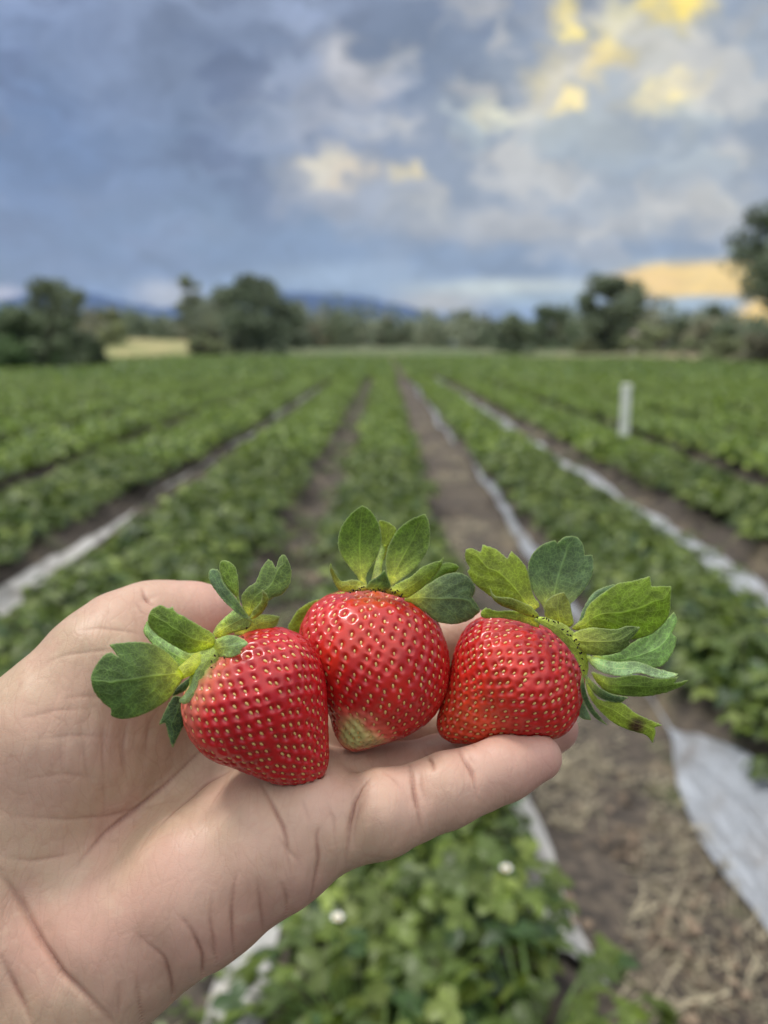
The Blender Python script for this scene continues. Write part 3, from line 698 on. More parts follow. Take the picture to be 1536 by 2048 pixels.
def surface_nets(v, lo_, h):
    s = v < 0; nx, ny, nz = v.shape
    acc = np.zeros((nx - 1, ny - 1, nz - 1, 3), np.float32); cnt = np.zeros((nx - 1, ny - 1, nz - 1), np.float32)
    sl = lambda o, n: slice(o, o + n)
    for ax in range(3):
        oth = [a for a in range(3) if a != ax]
        for o1 in (0, 1):
            for o2 in (0, 1):
                o = [0, 0, 0]; o[oth[0]] = o1; o[oth[1]] = o2; p = list(o); p[ax] = 1
                A = v[sl(o[0], nx - 1), sl(o[1], ny - 1), sl(o[2], nz - 1)]; B = v[sl(p[0], nx - 1), sl(p[1], ny - 1), sl(p[2], nz - 1)]
                m = (A < 0) != (B < 0); idx = np.nonzero(m); tt = A[idx] / (A[idx] - B[idx])
                for k in range(3): acc[idx + (k,)] += o[k] + (tt if k == ax else 0)
                cnt[idx] += 1
    act = cnt > 0; ids = -np.ones(act.shape, np.int64); idx = np.nonzero(act); ids[idx] = np.arange(len(idx[0]))
    P = (np.stack(idx, -1) + acc[idx] / cnt[idx][:, None]) * h + lo_
    Fs = []
    for ax in range(3):
        a1, a2 = [(1, 2), (2, 0), (0, 1)][ax]
        A = [slice(1, -1)] * 3; A[ax] = slice(0, -1); B = list(A); B[ax] = slice(1, None)
        m = s[tuple(A)] != s[tuple(B)]; ii = np.nonzero(m); inside = s[tuple(A)][ii]
        g = [ii[0] + 1, ii[1] + 1, ii[2] + 1]; g[ax] = ii[ax]
        def cid(d1, d2):
            q = [g[0], g[1], g[2]]; q[a1] = q[a1] - d1; q[a2] = q[a2] - d2; return ids[q[0], q[1], q[2]]
        quad = np.stack([cid(1, 1), cid(0, 1), cid(0, 0), cid(1, 0)], -1)
        quad[~inside] = quad[~inside][:, ::-1]; Fs.append(quad)
    Fs = np.concatenate(Fs); return P, Fs[(Fs >= 0).all(1)]
HV, HF = surface_nets(vol, glo, GS); del vol
def edges_of(Fq): 
    e = np.concatenate([Fq[:, [0, 1]], Fq[:, [1, 2]], Fq[:, [2, 3]], Fq[:, [3, 0]]]); e.sort(1)
    return np.unique(e[:, 0] * np.int64(10 ** 8) + e[:, 1]) 
def relax(P, Fq, it, lam=0.5):
    k = edges_of(Fq); a, b = (k // 10 ** 8).astype(np.int64), (k % 10 ** 8).astype(np.int64)
    deg = np.bincount(a, minlength=len(P)) + np.bincount(b, minlength=len(P))
    for _ in range(it):
        S = np.stack([np.bincount(a, P[b, j], len(P)) + np.bincount(b, P[a, j], len(P)) for j in range(3)], -1)
        P = P + lam * (S / deg[:, None] - P)
    return P
HV = relax(HV, HF, 6)
def subdivide(P, Fq):                            # linear split of each quad in four
    n = len(P); e = np.stack([Fq, np.roll(Fq, -1, 1)], -1); es = np.sort(e, -1); key = es[..., 0].astype(np.int64) * 10 ** 8 + es[..., 1]
    uq, inv = np.unique(key.ravel(), return_inverse=True); inv = inv.reshape(key.shape)
    mid_ = (P[(uq // 10 ** 8)] + P[(uq % 10 ** 8)]) / 2; cen = P[Fq].mean(1); nm_ = n + np.arange(len(uq)); nc = n + len(uq) + np.arange(len(Fq))
    E0 = n + inv; out = [np.stack([Fq[:, i], E0[:, i], nc, E0[:, i - 1]], -1) for i in range(4)]
    return np.concatenate([P, mid_, cen]), np.concatenate(out)
HV, HF = subdivide(HV, HF); HV = relax(HV, HF, 3)
def normals(P, Fq):
    fn = np.cross(P[Fq[:, 2]] - P[Fq[:, 0]], P[Fq[:, 3]] - P[Fq[:, 1]])
    N = np.stack([sum(np.bincount(Fq[:, k], fn[:, j], len(P)) for k in range(4)) for j in range(3)], -1)
    return N / (np.linalg.norm(N, axis=1)[:, None] + 1e-12)
HN = normals(HV, HF)
if (HN * (HV - HV.mean(0))).sum() < 0: HF = HF[:, ::-1]; HN = -HN
# creases: polylines laid on the surface; width and depth in millimetres
def z1(x, y): return 150 + x * .3581, 980 + y * .3581
def z4(x, y): return x * .5208, 1500 + y * .5208
CREASES = [
    ([(430, 1478), (401, 1503), (333, 1568), (271, 1620), (208, 1667), (170, 1712), (141, 1750)], 1.0, 1.3),
    ([(0, 1625), (62, 1636), (135, 1638), (219, 1633), (271, 1619), (320, 1606), (365, 1601)], .7, .4),
    ([(470, 1538), (448, 1549), (415, 1563), (385, 1588), (333, 1635), (281, 1698)], .9, .9),
    ([(458, 1552), (450, 1568), (432, 1594), (417, 1622)], .7, .4),
    ([(520, 1560), (526, 1573), (540, 1600), (552, 1625), (566, 1655), (573, 1682), (576, 1719), (583, 1755)], 1.0, 1.2),
    ([(552, 1667), (575, 1700), (604, 1729)], .6, .35),
    ([(742, 1552), (721, 1573), (704, 1604), (697, 1646), (696, 1690), (690, 1745)], 1.0, 1.7),
    ([(735, 1590), (712, 1625), (706, 1668), (712, 1700)], .5, .3),
    ([(474, 1735), (463, 1812), (466, 1880), (476, 1960)], 1.2, .9), ([(514, 1750), (519, 1800), (526, 1850), (534, 1910)], 1.1, .7),
    ([(360, 1830), (385, 1865), (406, 1917), (405, 1975), (400, 2050)], 1.3, 1.1), ([(270, 1865), (328, 1917), (346, 1975), (350, 2030), (350, 2090)], 1.4, 1.2),
    ([(640, 1650), (633, 1672), (638, 1719), (625, 1785), (600, 1860)], 1.0, .9), ([(272, 1950), (284, 2047), (290, 2120)], 1.3, 1.0), ([(560, 1760), (575, 1800), (570, 1880)], 1.1, .6), ([(425, 1780), (420, 1840), (430, 1900), (440, 2000)], 1.2, .6),
    ([(420, 1880), (436, 1930)], 1.2, .5), ([(240, 1960), (236, 2047)], 1.2, .4),
    ([(-10, 1735), (20, 1775), (47, 1812), (78, 1885), (120, 1953), (172, 1998), (208, 2031), (240, 2060)], 1.8, 2.4),
    ([(0, 1905), (31, 1985), (70, 2060)], 2.0, 1.3), ([(0, 1712), (60, 1722), (120, 1712), (150, 1705)], .8, .35),
    ([(908, 1484), (923, 1509), (943, 1541), (950, 1562), (956, 1600)], .75, 1.5), ([(935, 1500), (955, 1535)], .5, .25),
    ([(815, 1520), (822, 1545), (830, 1590), (838, 1625), (845, 1675)], .8, 1.5), ([(838, 1530), (842, 1575), (856, 1610)], .5, .3),
    ([(284, 1172), (290, 1192), (298, 1203), (312, 1216)], .7, 1.2), ([(270, 1200), (283, 1222), (300, 1236)], .5, .35),
    ([(150, 1262), (200, 1256), (250, 1262), (290, 1272)], .7, .3), ([(60, 1340), (130, 1310), (215, 1300), (262, 1312)], .7, .25),
    ([(300, 1438), (296, 1475), (293, 1515)], 1.6, .4), ([(160, 1432), (170, 1520), (178, 1590)], .5, .22), ([(200, 1540), (210, 1600), (200, 1690)], .5, .2),
    ([(207, 1436), (206, 1500), (209, 1598)], .6, .34), ([(255, 1439), (248, 1500), (256, 1553)], 1.6, .5), ([(120, 1400), (160, 1392), (230, 1398)], .5, .15), ([(60, 1480), (150, 1470), (250, 1476)], .5, .18), ([(240, 1440), (246, 1520), (262, 1580)], .7, .25), ([(120, 1470), (124, 1560)], .5, .18), ([(40, 1560), (130, 1548), (215, 1560)], .6, .22),
    ([(655, 1605), (668, 1640), (672, 1700)], .6, .3), ([(600, 1590), (612, 1620), (622, 1650)], .5, .2),
    ([(30, 1440), (110, 1420), (180, 1418)], .6, .2), ([(350, 1620), (300, 1665), (262, 1735)], .5, .2),
    ([(760, 1540), (790, 1560), (805, 1580)], .45, .2), ([(845, 1500), (862, 1520), (870, 1545)], .6, 1.0), ([(935, 1478), (952, 1496)], .6, .5),
]
rc = np.random.default_rng(11)
for _ in range(0):
    x, y = rc.uniform(0, 690), rc.uniform(1280, 2040)
    an = math.radians(rc.normal(82, 20) if rc.random() < .7 else rc.normal(140, 18)); L_ = rc.uniform(18, 60); cv = rc.normal(0, 6)
    CREASES.append(([(x - math.cos(an) * L_, y - math.sin(an) * L_), (x + cv, y), (x + math.cos(an) * L_, y + math.sin(an) * L_)], rc.uniform(.45, .8), rc.uniform(.03, .09)))
bvh = BVHTree.FromPolygons([Vector(v) for v in HV.tolist()], HF.tolist())
disp = np.zeros(len(HV)); red = np.zeros(len(HV)); hkd = KDTree(len(HV))
for i, v in enumerate(HV.tolist()): hkd.insert(v, i)
hkd.balance()
for pts, wd_, dp in CREASES:
    wd_ = wd_ * 0.72 if wd_ < 1.5 else wd_
    P3 = []
    pp_ = np.array(pts, float)
    tt = np.linspace(0, len(pp_) - 1, (len(pp_) - 1) * 14 + 1)
    xs_ = np.interp(tt, range(len(pp_)), pp_[:, 0]); ys_ = np.interp(tt, range(len(pp_)), pp_[:, 1])
    if len(pp_) > 2:
        for _ in range(6): xs_[1:-1] = (xs_[:-2] + xs_[2:] + 2 * xs_[1:-1]) / 4; ys_[1:-1] = (ys_[:-2] + ys_[2:] + 2 * ys_[1:-1]) / 4
    for i, (x, y) in enumerate(zip(xs_, ys_)):
        dr = Vector(((x - 768) / FPX, -(y - 1024) / FPX, 1.0)).normalized()
        h = bvh.ray_cast(Vector((0, 0, 0)), dr, 400)
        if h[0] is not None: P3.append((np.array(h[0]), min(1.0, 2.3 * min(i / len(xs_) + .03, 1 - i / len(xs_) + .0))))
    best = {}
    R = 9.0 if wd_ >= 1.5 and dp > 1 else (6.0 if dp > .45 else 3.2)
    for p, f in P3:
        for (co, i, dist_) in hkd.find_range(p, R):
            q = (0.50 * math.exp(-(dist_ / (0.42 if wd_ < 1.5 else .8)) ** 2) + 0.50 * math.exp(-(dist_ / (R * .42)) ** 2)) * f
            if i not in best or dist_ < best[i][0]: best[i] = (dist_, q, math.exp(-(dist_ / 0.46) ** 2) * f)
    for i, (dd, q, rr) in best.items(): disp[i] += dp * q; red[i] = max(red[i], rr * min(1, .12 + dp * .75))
HV = HV - HN * disp[:, None]
HV = HV + HN * (0.30 * noise2(HV[:, 0] * .16 + HV[:, 2] * .08, HV[:, 1] * .16 - HV[:, 2] * .05, 21, 4))[:, None]
sk, t, b = new_mat('skin')
o_ = t.obj()
ol = t.vmath('SCALE', o_, scale=1.0)
base = t.mix(t.rng(t.noise(ol, 45, 3, .5), .38, .62), (0.455, 0.325, 0.215, 1), (0.485, 0.315, 0.225, 1))
base = t.mix(t.rng(t.noise(ol, 160, 3, .6), .5, .75, 0, .5), base, (0.49, 0.345, 0.25, 1))
base = t.mix(t.rng(t.noise(ol, 24, 2, .5), .5, .72, 0, .5), base, (0.46, 0.23, 0.18, 1))
rd = t.node('ShaderNodeSeparateColor'); t.l.new(t.attr('tint'), rd.inputs[0])
base = t.mix(t.rng(t.noise(ol, 300, 4, .65), .50, .70, 0, .45), base, (0.40, 0.25, 0.17, 1))
base = t.mix(t.rng(t.noise(ol, 120, 3, .6, .6), .52, .68, 0, .45), base, (0.54, 0.385, 0.275, 1))
wr = t.voro(t.vmath('MULTIPLY', t.vmath('ADD', ol, t.vmath('SCALE', t.noise(ol, 60, 2, .5, color=True), scale=.01)), (1.5, .5, .5)), 260.0, 'DISTANCE_TO_EDGE')
base = t.mix(t.rng(wr, 0, .10, .17, 0), base, (0.36, 0.20, 0.14, 1))
base = t.mix(t.math('MULTIPLY', rd.outputs[2], 0.65), base, (0.61, 0.385, 0.30, 1))
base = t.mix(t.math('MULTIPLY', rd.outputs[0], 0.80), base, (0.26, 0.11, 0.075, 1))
base = t.mix(t.math('MULTIPLY', rd.outputs[1], 0.55), base, (0.58, 0.29, 0.25, 1))     # rosier finger ends
t.put(b.inputs['Base Color'], base)
t.put(b.inputs['Roughness'], t.rng(t.noise(ol, 90, 3, .5), .3, .7, .40, .52)); b.inputs['Specular IOR Level'].default_value = 0.38
b.inputs['Subsurface Weight'].default_value = 0.22; b.inputs['Subsurface Radius'].default_value = (1.0, 0.35, 0.2); b.inputs['Subsurface Scale'].default_value = 0.0025
lines = t.voro(t.vmath('MULTIPLY', ol, (1.0, 2.2, 1.2)), 620.0, 'DISTANCE_TO_EDGE')
fineb = t.math('ADD', t.math('ADD', t.rng(lines, 0, .12, 0, 1), t.rng(wr, 0, .12, 0, 1.6)), t.math('MULTIPLY', t.noise(ol, 1500, 2, .5), .5))
nb = t.bump(fineb, 0.13, 0.0002); nb = t.bump(t.noise(t.vmath('MULTIPLY', ol, (1.0, .45, .45)), 260, 4, .6), 0.22, 0.0008, nb)
t.put(b.inputs['Normal'], nb)
pinkz = np.zeros(len(HV))
for (x, y, d_, R_) in ((330, 1830, 172, 24), (560, 1720, 176, 16), (640, 1610, 180, 13), (800, 1600, 180, 12), (980, 1530, 184, 14), (380, 1200, 212, 14), (60, 1560, 182, 13), (470, 1590, 190, 12)):
    pinkz = np.maximum(pinkz, np.exp(-(np.linalg.norm(HV - M(x, y, d_), axis=1) / R_) ** 2))
pinkz = np.clip(pinkz * (.8 + .35 * noise2(HV[:, 0] * .12, HV[:, 1] * .12, 9, 4)), 0, 1)
tipd = np.full(len(HV), 1e9)
for tip in ((1076, 1514, 193), (1108, 1458, 218), (1080, 1385, 231), (985, 1262, 239), (432, 1236, 223)):
    tipd = np.minimum(tipd, np.linalg.norm(HV - M(*tip), axis=1))
rosy = np.exp(-(tipd / 17.0) ** 2)
HW = toW(HV); ho_ = toW(M(100, 1800, 200))
HF = HF[:, ::-1]
hand = mesh_np('hand', HW, HF, sk, np.stack([np.clip(red, 0, 1), rosy, pinkz], -1), origin=ho_)
tag(hand, 'open left palm and wrist reaching in from below left, little finger nearest, carrying three strawberries', 'hand')

# ------------------------------------------------------------------ strawberries
def spline(pts, n=14):                           # closed Catmull-Rom; a third value of 1 keeps a corner sharp
    P = np.array([p[:2] for p in pts], float); C = [len(p) > 2 for p in pts]; N = len(P); out = []
    for i in range(N):
        p0, p1, p2, p3 = P[i - 1], P[i], P[(i + 1) % N], P[(i + 2) % N]
        m1 = np.zeros(2) + (p2 - p0) / 2 if not C[i] else (p2 - p1) * .6
        m2 = (p3 - p1) / 2 if not C[(i + 1) % N] else (p2 - p1) * .6
        for k in range(n):
            s = k / n; out.append((2 * s ** 3 - 3 * s ** 2 + 1) * p1 + (s ** 3 - 2 * s ** 2 + s) * m1 + (-2 * s ** 3 + 3 * s ** 2) * p2 + (s ** 3 - s ** 2) * m2)
    return np.array(out)
def scan(poly, A, ax, lat, ss):                  # extents across the axis at each station
    s = (poly - A) @ ax; l = (poly - A) @ lat; s2, l2 = np.roll(s, -1), np.roll(l, -1); lo_, hi_ = [], []
    for q in ss:
        m = (s - q) * (s2 - q) <= 0; d = np.where(np.abs(s2 - s) < 1e-9, 1e-9, s2 - s); v = (l + (l2 - l) * (q - s) / d)[m]
        if len(v): lo_.append(v.min()); hi_.append(v.max())
        else: lo_.append(np.nan); hi_.append(np.nan)
    lo_, hi_ = np.array(lo_), np.array(hi_); ok = ~np.isnan(lo_)
    return np.interp(ss, np.array(ss)[ok], lo_[ok]), np.interp(ss, np.array(ss)[ok], hi_[ok])
fl, t, b = new_mat('berry_flesh')
o_ = t.obj()
tc = t.vmath('SCALE', t.attr('tint'), scale=t.rng(t.noise(o_, 140, 3, .6), .3, .7, .86, 1.12))
t.put(b.inputs['Base Color'], tc)
b.inputs['Roughness'].default_value = 0.26; b.inputs['Specular IOR Level'].default_value = 0.42
b.inputs['Coat Weight'].default_value = 0.22; b.inputs['Coat Roughness'].default_value = 0.12
b.inputs['Subsurface Weight'].default_value = 0.12; b.inputs['Subsurface Radius'].default_value = (1.0, 0.15, 0.08); b.inputs['Subsurface Scale'].default_value = 0.0025
nb = t.bump(t.noise(o_, 900, 3, .6), 0.12, 0.0003); nb = t.bump(t.noise(o_, 260, 2, .5), 0.25, 0.0006, nb); t.put(b.inputs['Normal'], nb)
sm_, t, b = new_mat('achene')
t.put(b.inputs['Base Color'], t.mix(t.noise(t.obj(), 1200, 2, .5), (0.60, 0.40, 0.10, 1), (0.78, 0.58, 0.22, 1))); b.inputs['Roughness'].default_value = 0.35
seed_mesh = None
def seed_template():
    n, m = 8, 10; P = np.zeros((n, m + 1, 3))
    for i in range(n):
        u = i / (n - 1); th = math.pi * u
        for j in range(m + 1):
            a = 2 * math.pi * j / m; w = math.sin(th) * (1 - .35 * u)
            P[i, j] = (0.40 * w * math.cos(a), -0.62 * math.cos(th), 0.30 * w * math.sin(a))
    return P * 0.00080
def build_berry(name, outline, A, B, dA, dB, label, paint, seed, nseed, flat=0.96):
    r = np.random.default_rng(seed)
    poly = spline(outline); A = np.array(A, float); B = np.array(B, float); ax = (B - A) / np.linalg.norm(B - A); lat = np.array([-ax[1], ax[0]])
    s = (poly - A) @ ax; s0, s1 = s.min(), s.max()
    n, m = 290, 460
    th = np.linspace(0.0, math.pi, n); ss = s0 + (s1 - s0) * (1 - np.cos(th)) / 2
    sq = ss.copy(); sq[0] += .02; sq[-1] -= .02
    lo_, hi_ = scan(poly, A, ax, lat, sq)
    c = (lo_ + hi_) / 2; w = (hi_ - lo_) / 2; w[0] = w[-1] = 0.0
    psi = np.linspace(0, 2 * math.pi, m, endpoint=False)
    D = dA + (dB - dA) * (ss - s0) / (s1 - s0)
    # lateral = image plane, the other axis is depth
    px = A[0] + ax[0] * ss[:, None] + lat[0] * (c[:, None] + w[:, None] * np.cos(psi)); py = A[1] + ax[1] * ss[:, None] + lat[1] * (c[:, None] + w[:, None] * np.cos(psi))
    dep = D[:, None] - flat * (w * D / FPX)[:, None] * np.sin(psi)
    D0 = np.broadcast_to(D[:, None], px.shape)
    P = np.stack([(px - 768) / FPX * D0, -(py - 1024) / FPX * D0, dep], -1)
    P[..., 0] *= 1; rad = np.hypot(*np.array([P[..., 0] - P[..., 0].mean(1, keepdims=True), P[..., 1] - P[..., 1].mean(1, keepdims=True)]))
    # broad irregular swelling
    P3 = P.reshape(-1, 3)
    I = np.arange(n * m).reshape(n, m); Fq = np.stack([I[:-1], I[1:], np.roll(I, -1, 1)[1:], np.roll(I, -1, 1)[:-1]], -1).reshape(-1, 4)
    N = normals(P3, Fq)
    cen = P3.mean(0)
    if (N * (P3 - cen)).sum() < 0: Fq = Fq[:, ::-1]; N = -N
    N = N.reshape(n, m, 3); N[0] = N[1].mean(0) / np.linalg.norm(N[1].mean(0)); N[-1] = N[-2].mean(0) / np.linalg.norm(N[-2].mean(0)); N = N.reshape(-1, 3)
    P3 = P3 + N * (0.30 * noise2(P3[:, 0] * .30 + P3[:, 2] * .17, P3[:, 1] * .30 - P3[:, 2] * .2, seed, 3))[:, None]
    G = P3.reshape(n, m, 3); NG = N.reshape(n, m, 3)
    # achenes along a golden-angle spiral, evenly spread over the area
    ring = np.linalg.norm(np.roll(G, -1, 1) - G, axis=2).sum(1); stepl = np.zeros(n); stepl[1:] = np.linalg.norm(np.diff(G.mean(1) + 0, axis=0), axis=1)
    prof = G[:, m // 4]; stepl[1:] = np.linalg.norm(np.diff(prof, axis=0), axis=1)
    area = np.cumsum(ring * stepl * (0.75 + 0.9 * np.linspace(0, 1, n) ** 1.5)); area /= area[-1]
    SP_, SN, ST = [], [], []
    for i in range(nseed):
        q = (i + 0.5) / nseed; q = 0.012 + 0.985 * q; fi = float(np.interp(q, area, np.arange(n))); fj = (i * 2.399963 / (2 * math.pi) * m + r.normal(0, 1.9)) % m
        fi = min(max(fi + r.normal(0, .7), 2), n - 3); i0 = int(fi); j0 = int(fj) % m
        p = G[i0, j0]; nn = NG[i0, j0]; tt = G[i0 + 2, j0] - G[i0 - 2, j0]; tt -= nn * tt.dot(nn); tt /= np.linalg.norm(tt) + 1e-9
        SP_.append(p); SN.append(nn); ST.append(tt)
    kd = KDTree(len(SP_))
    for i, p in enumerate(SP_): kd.insert(p, i)
    kd.balance()
    dsp = np.zeros(len(P3)); well = np.zeros(len(P3))
    for vi, v in enumerate(P3.tolist()):
        nb_ = kd.find_n(v, 2); d = np.array(v) - SP_[nb_[0][1]]; a = d.dot(ST[nb_[0][1]]); bb = math.sqrt(max(d.dot(d) - a * a, 0))
        q = math.sqrt((a / 0.90) ** 2 + (bb / 0.64) ** 2)
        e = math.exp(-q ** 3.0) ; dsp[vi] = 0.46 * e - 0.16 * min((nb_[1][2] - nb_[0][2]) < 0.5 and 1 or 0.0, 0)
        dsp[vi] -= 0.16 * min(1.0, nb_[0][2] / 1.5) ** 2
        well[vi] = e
    fade = 1.0
    V = P3 - N * (dsp * fade)[:, None]
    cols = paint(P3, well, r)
    org = toW(cen)
    root = empty(name, org); tag(root, label, 'strawberry', 'strawberries held in the hand')
    mesh_np('flesh', toW(V), Fq[:, ::-1], fl, cols, parent=root, origin=org)
    # achenes: the hundred nearest the lens each an object, the others together
    global seed_mesh
    T = seed_template(); order = sorted(range(len(SP_)), key=lambda i: (SN[i].dot(-SP_[i] / np.linalg.norm(SP_[i]))) * -1)
    rot = lambda v3: v3[0] * RGT + v3[1] * UPV + v3[2] * FWD
    if seed_mesh is None:
        mb = MB(); mb.grid(T, (1, 1, 1)); so = mb.build('seed', sm_); seed_mesh = so.data; bpy.data.objects.remove(so)
    rest = MB()
    for k, i in enumerate(order):
        y = rot(ST[i]); z = rot(SN[i]); x = np.cross(y, z); sc = r.uniform(.82, 1.18) * (1.0 if SP_[i] is not None else 1)
        p = toW(SP_[i] - SN[i] * 0.36)
        if k < 100:
            o = bpy.data.objects.new('seed', seed_mesh); COL.objects.link(o); o.parent = root
            Mx = Matrix(np.stack([x * sc, y * sc, z * sc], 1).tolist()).to_4x4(); Mx.translation = Vector(p) - root.location; o.matrix_basis = Mx
        else:
            rest.grid(p + T[..., 0:1] * x * sc + T[..., 1:2] * y * sc + T[..., 2:3] * z * sc, (1, 1, 1))
    o = rest.build('seed_cover', sm_, parent=root, origin=org); o['kind'] = 'stuff'
    return root, org

RED = np.array([0.47, 0.009, 0.012]); DEEP = np.array([0.28, 0.004, 0.007]); ORG = np.array([0.60, 0.045, 0.014]); PALE = np.array([0.52, 0.54, 0.20]); PINK = np.array([0.72, 0.20, 0.13])
def blend(a, b, f): return a * (1 - f[:, None]) + b * f[:, None]
def sstep(x, a, b): q = np.clip((x - a) / (b - a), 0, 1); return q * q * (3 - 2 * q)
def paint_first(P, well, r):
    n = 0.5 + 0.5 * noise2(P[:, 0] * .25, P[:, 1] * .25 + P[:, 2] * .2, 5, 4); c = blend(np.tile(RED, (len(P), 1)), DEEP, 0.35 * n)
    d = np.linalg.norm(P - M(405, 1335, 186), axis=1) + 1.2 * noise2(P[:, 0] * .6, P[:, 1] * .6, 8, 3)
    c = blend(c, PINK, 1 - sstep(d, 8, 16)); c = blend(c, np.array([.58, .60, .20]), 1 - sstep(d, 4.5, 9.5))
    d2 = np.linalg.norm(P - M(395, 1450, 182), axis=1); c = blend(c, PINK, .45 * (1 - sstep(d2, 2, 9)))
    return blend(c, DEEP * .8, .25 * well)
def paint_second(P, well, r):
    n = 0.5 + 0.5 * noise2(P[:, 0] * .22, P[:, 1] * .22 + P[:, 2] * .2, 15, 4); c = blend(np.tile(RED, (len(P), 1)), ORG, 0.5 * n)
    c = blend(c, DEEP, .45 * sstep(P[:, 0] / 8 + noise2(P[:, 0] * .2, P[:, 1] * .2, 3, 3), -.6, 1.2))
    d = np.linalg.norm(P - M(706, 1490, 192), axis=1) + 1.5 * noise2(P[:, 0] * .7, P[:, 1] * .7, 18, 3)
    c = blend(c, PINK, .8 * (1 - sstep(d, 6, 12))); c = blend(c, PALE, 1 - sstep(d, 3.5, 8.5))
    d3 = np.linalg.norm(P - M(745, 1185, 200), axis=1); c = blend(c, np.array([.7, .20, .05]), .4 * (1 - sstep(d3, 3, 9)))
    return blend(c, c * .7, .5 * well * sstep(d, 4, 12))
def paint_third(P, well, r):
    n = 0.5 + 0.5 * noise2(P[:, 0] * .22, P[:, 1] * .22 + P[:, 2] * .2, 25, 4); c = blend(np.tile(RED, (len(P), 1)), ORG, 0.55 * n)
    d = np.linalg.norm(P - M(920, 1475, 190), axis=1); c = blend(c, np.array([.72, .10, .03]), .6 * (1 - sstep(d, 4, 18)))
    d3 = np.linalg.norm(P - M(1120, 1255, 190), axis=1); c = blend(c, np.array([.74, .34, .10]), .8 * (1 - sstep(d3, 2, 6)))
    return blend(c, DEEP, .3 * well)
O1 = [(425, 1300), (470, 1280), (505, 1263), (550, 1257), (590, 1268), (622, 1292), (643, 1340), (652, 1400), (658, 1470), (656, 1525), (640, 1555), (606, 1566), (550, 1560), (490, 1538), (430, 1512), (392, 1475), (372, 1432), (370, 1395), (385, 1350)]
O2 = [(690, 1184), (740, 1178), (790, 1183), (840, 1207), (872, 1240), (892, 1290), (898, 1340), (892, 1385), (868, 1428), (830, 1458), (780, 1478), (745, 1492), (712, 1499), (686, 1490), (668, 1460), (655, 1420), (636, 1385), (615, 1340), (600, 1295), (600, 1258), (620, 1218), (655, 1192)]
O3 = [(1060, 1243), (1020, 1233), (980, 1232), (945, 1247), (920, 1280), (905, 1325), (890, 1380), (876, 1425), (874, 1455), (890, 1478), (925, 1487), (975, 1485), (1030, 1476), (1085, 1474), (1125, 1462), (1148, 1430), (1161, 1390), (1163, 1350), (1150, 1310), (1125, 1275), (1095, 1256)]
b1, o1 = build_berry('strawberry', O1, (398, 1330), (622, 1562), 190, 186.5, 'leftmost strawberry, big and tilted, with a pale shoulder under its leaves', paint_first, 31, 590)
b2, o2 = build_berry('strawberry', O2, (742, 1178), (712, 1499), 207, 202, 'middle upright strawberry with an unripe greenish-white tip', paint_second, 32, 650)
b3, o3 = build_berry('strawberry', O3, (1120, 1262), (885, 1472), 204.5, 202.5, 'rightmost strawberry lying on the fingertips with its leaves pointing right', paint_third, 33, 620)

# the skin gives way where a berry rests on it
P_ = np.array([v.co for v in hand.data.vertices]) + np.array(hand.location)
for rt in (b1, b2, b3):
    me_ = [c for c in rt.children if c.name.startswith('flesh')][0].data; off_ = np.array(rt.location)
    co_ = np.array([v.co for v in me_.vertices]) + off_; bv = BVHTree.FromPolygons([Vector(v) for v in co_.tolist()], [tuple(p.vertices) for p in me_.polygons])
    near = np.nonzero(np.linalg.norm(P_ - co_.mean(0), axis=1) < 0.028)[0]
    for i in near:
        loc, nr, _, dd = bv.find_nearest(Vector(P_[i]))
        if loc is None or nr.length < .5: continue
        s_ = (Vector(P_[i]) - loc).dot(nr)
        if s_ < 0.0002 and dd < 0.006: P_[i] += np.array(nr) * (0.0002 - s_)
hand.data.vertices.foreach_set('co', (P_ - np.array(hand.location)).astype(np.float32).ravel()); hand.data.update()

# sepals traced one by one, each with its own depth, bow, cup and thickness
lf, t, b = new_mat('sepal')
uv = t.node('ShaderNodeAttribute', attribute_name='leafuv').outputs['Vector']; su = t.node('ShaderNodeSeparateXYZ'); t.l.new(uv, su.inputs[0])
u_, v_, len_ = su.outputs[0], su.outputs[1], su.outputs[2]
av = t.math('ABSOLUTE', v_)
midr = t.rng(av, 0.0, 0.07, 1.0, 0.0)
lat_ = t.math('FRACT', t.math('MULTIPLY', t.math('SUBTRACT', u_, t.math('MULTIPLY', av, 0.55)), 4.3))
side = t.rng(t.math('ABSOLUTE', t.math('SUBTRACT', lat_, 0.5)), 0.0, 0.07, 0.5, 0.0)
lpos = t.node('ShaderNodeAttribute', attribute_name='leafpos').outputs['Vector']
wv = t.vmath('ADD', lpos, t.vmath('SCALE', t.vmath('SUBTRACT', t.noise(lpos, 0.8, 2, .5, color=True), (.5, .5, .5)), scale=.7))
net = t.rng(t.voro(wv, 0.95, 'DISTANCE_TO_EDGE'), 0.0, 0.10, 0.8, 0.0)
net2 = t.rng(t.voro(wv, 2.2, 'DISTANCE_TO_EDGE'), 0.0, 0.12, 0.25, 0.0)
vn = t.math('MAXIMUM', t.math('MAXIMUM', midr, side), t.math('MAXIMUM', net, net2))
edge = t.rng(len_, 0.10, 0.40, 0.75, 0.0)
tint = t.attr('tint')
tn = t.vmath('SCALE', tint, scale=t.rng(t.noise(lpos, .35, 3, .6), .3, .7, 1.05, 1.75))
lc = t.mix(t.math('MULTIPLY', vn, 0.75), tn, t.vmath('ADD', t.vmath('SCALE', tn, scale=1.6), (0.09, 0.12, 0.02)))
lc = t.mix(edge, lc, (0.42, 0.52, 0.24, 1))
t.put(b.inputs['Base Color'], lc); b.inputs['Roughness'].default_value = 0.5; b.inputs['Specular IOR Level'].default_value = 0.4
nb = t.bump(vn, 0.5, 0.0004); nb = t.bump(t.noise(lpos, 6, 2, .6), .2, .0003, nb); t.put(b.inputs['Normal'], nb)
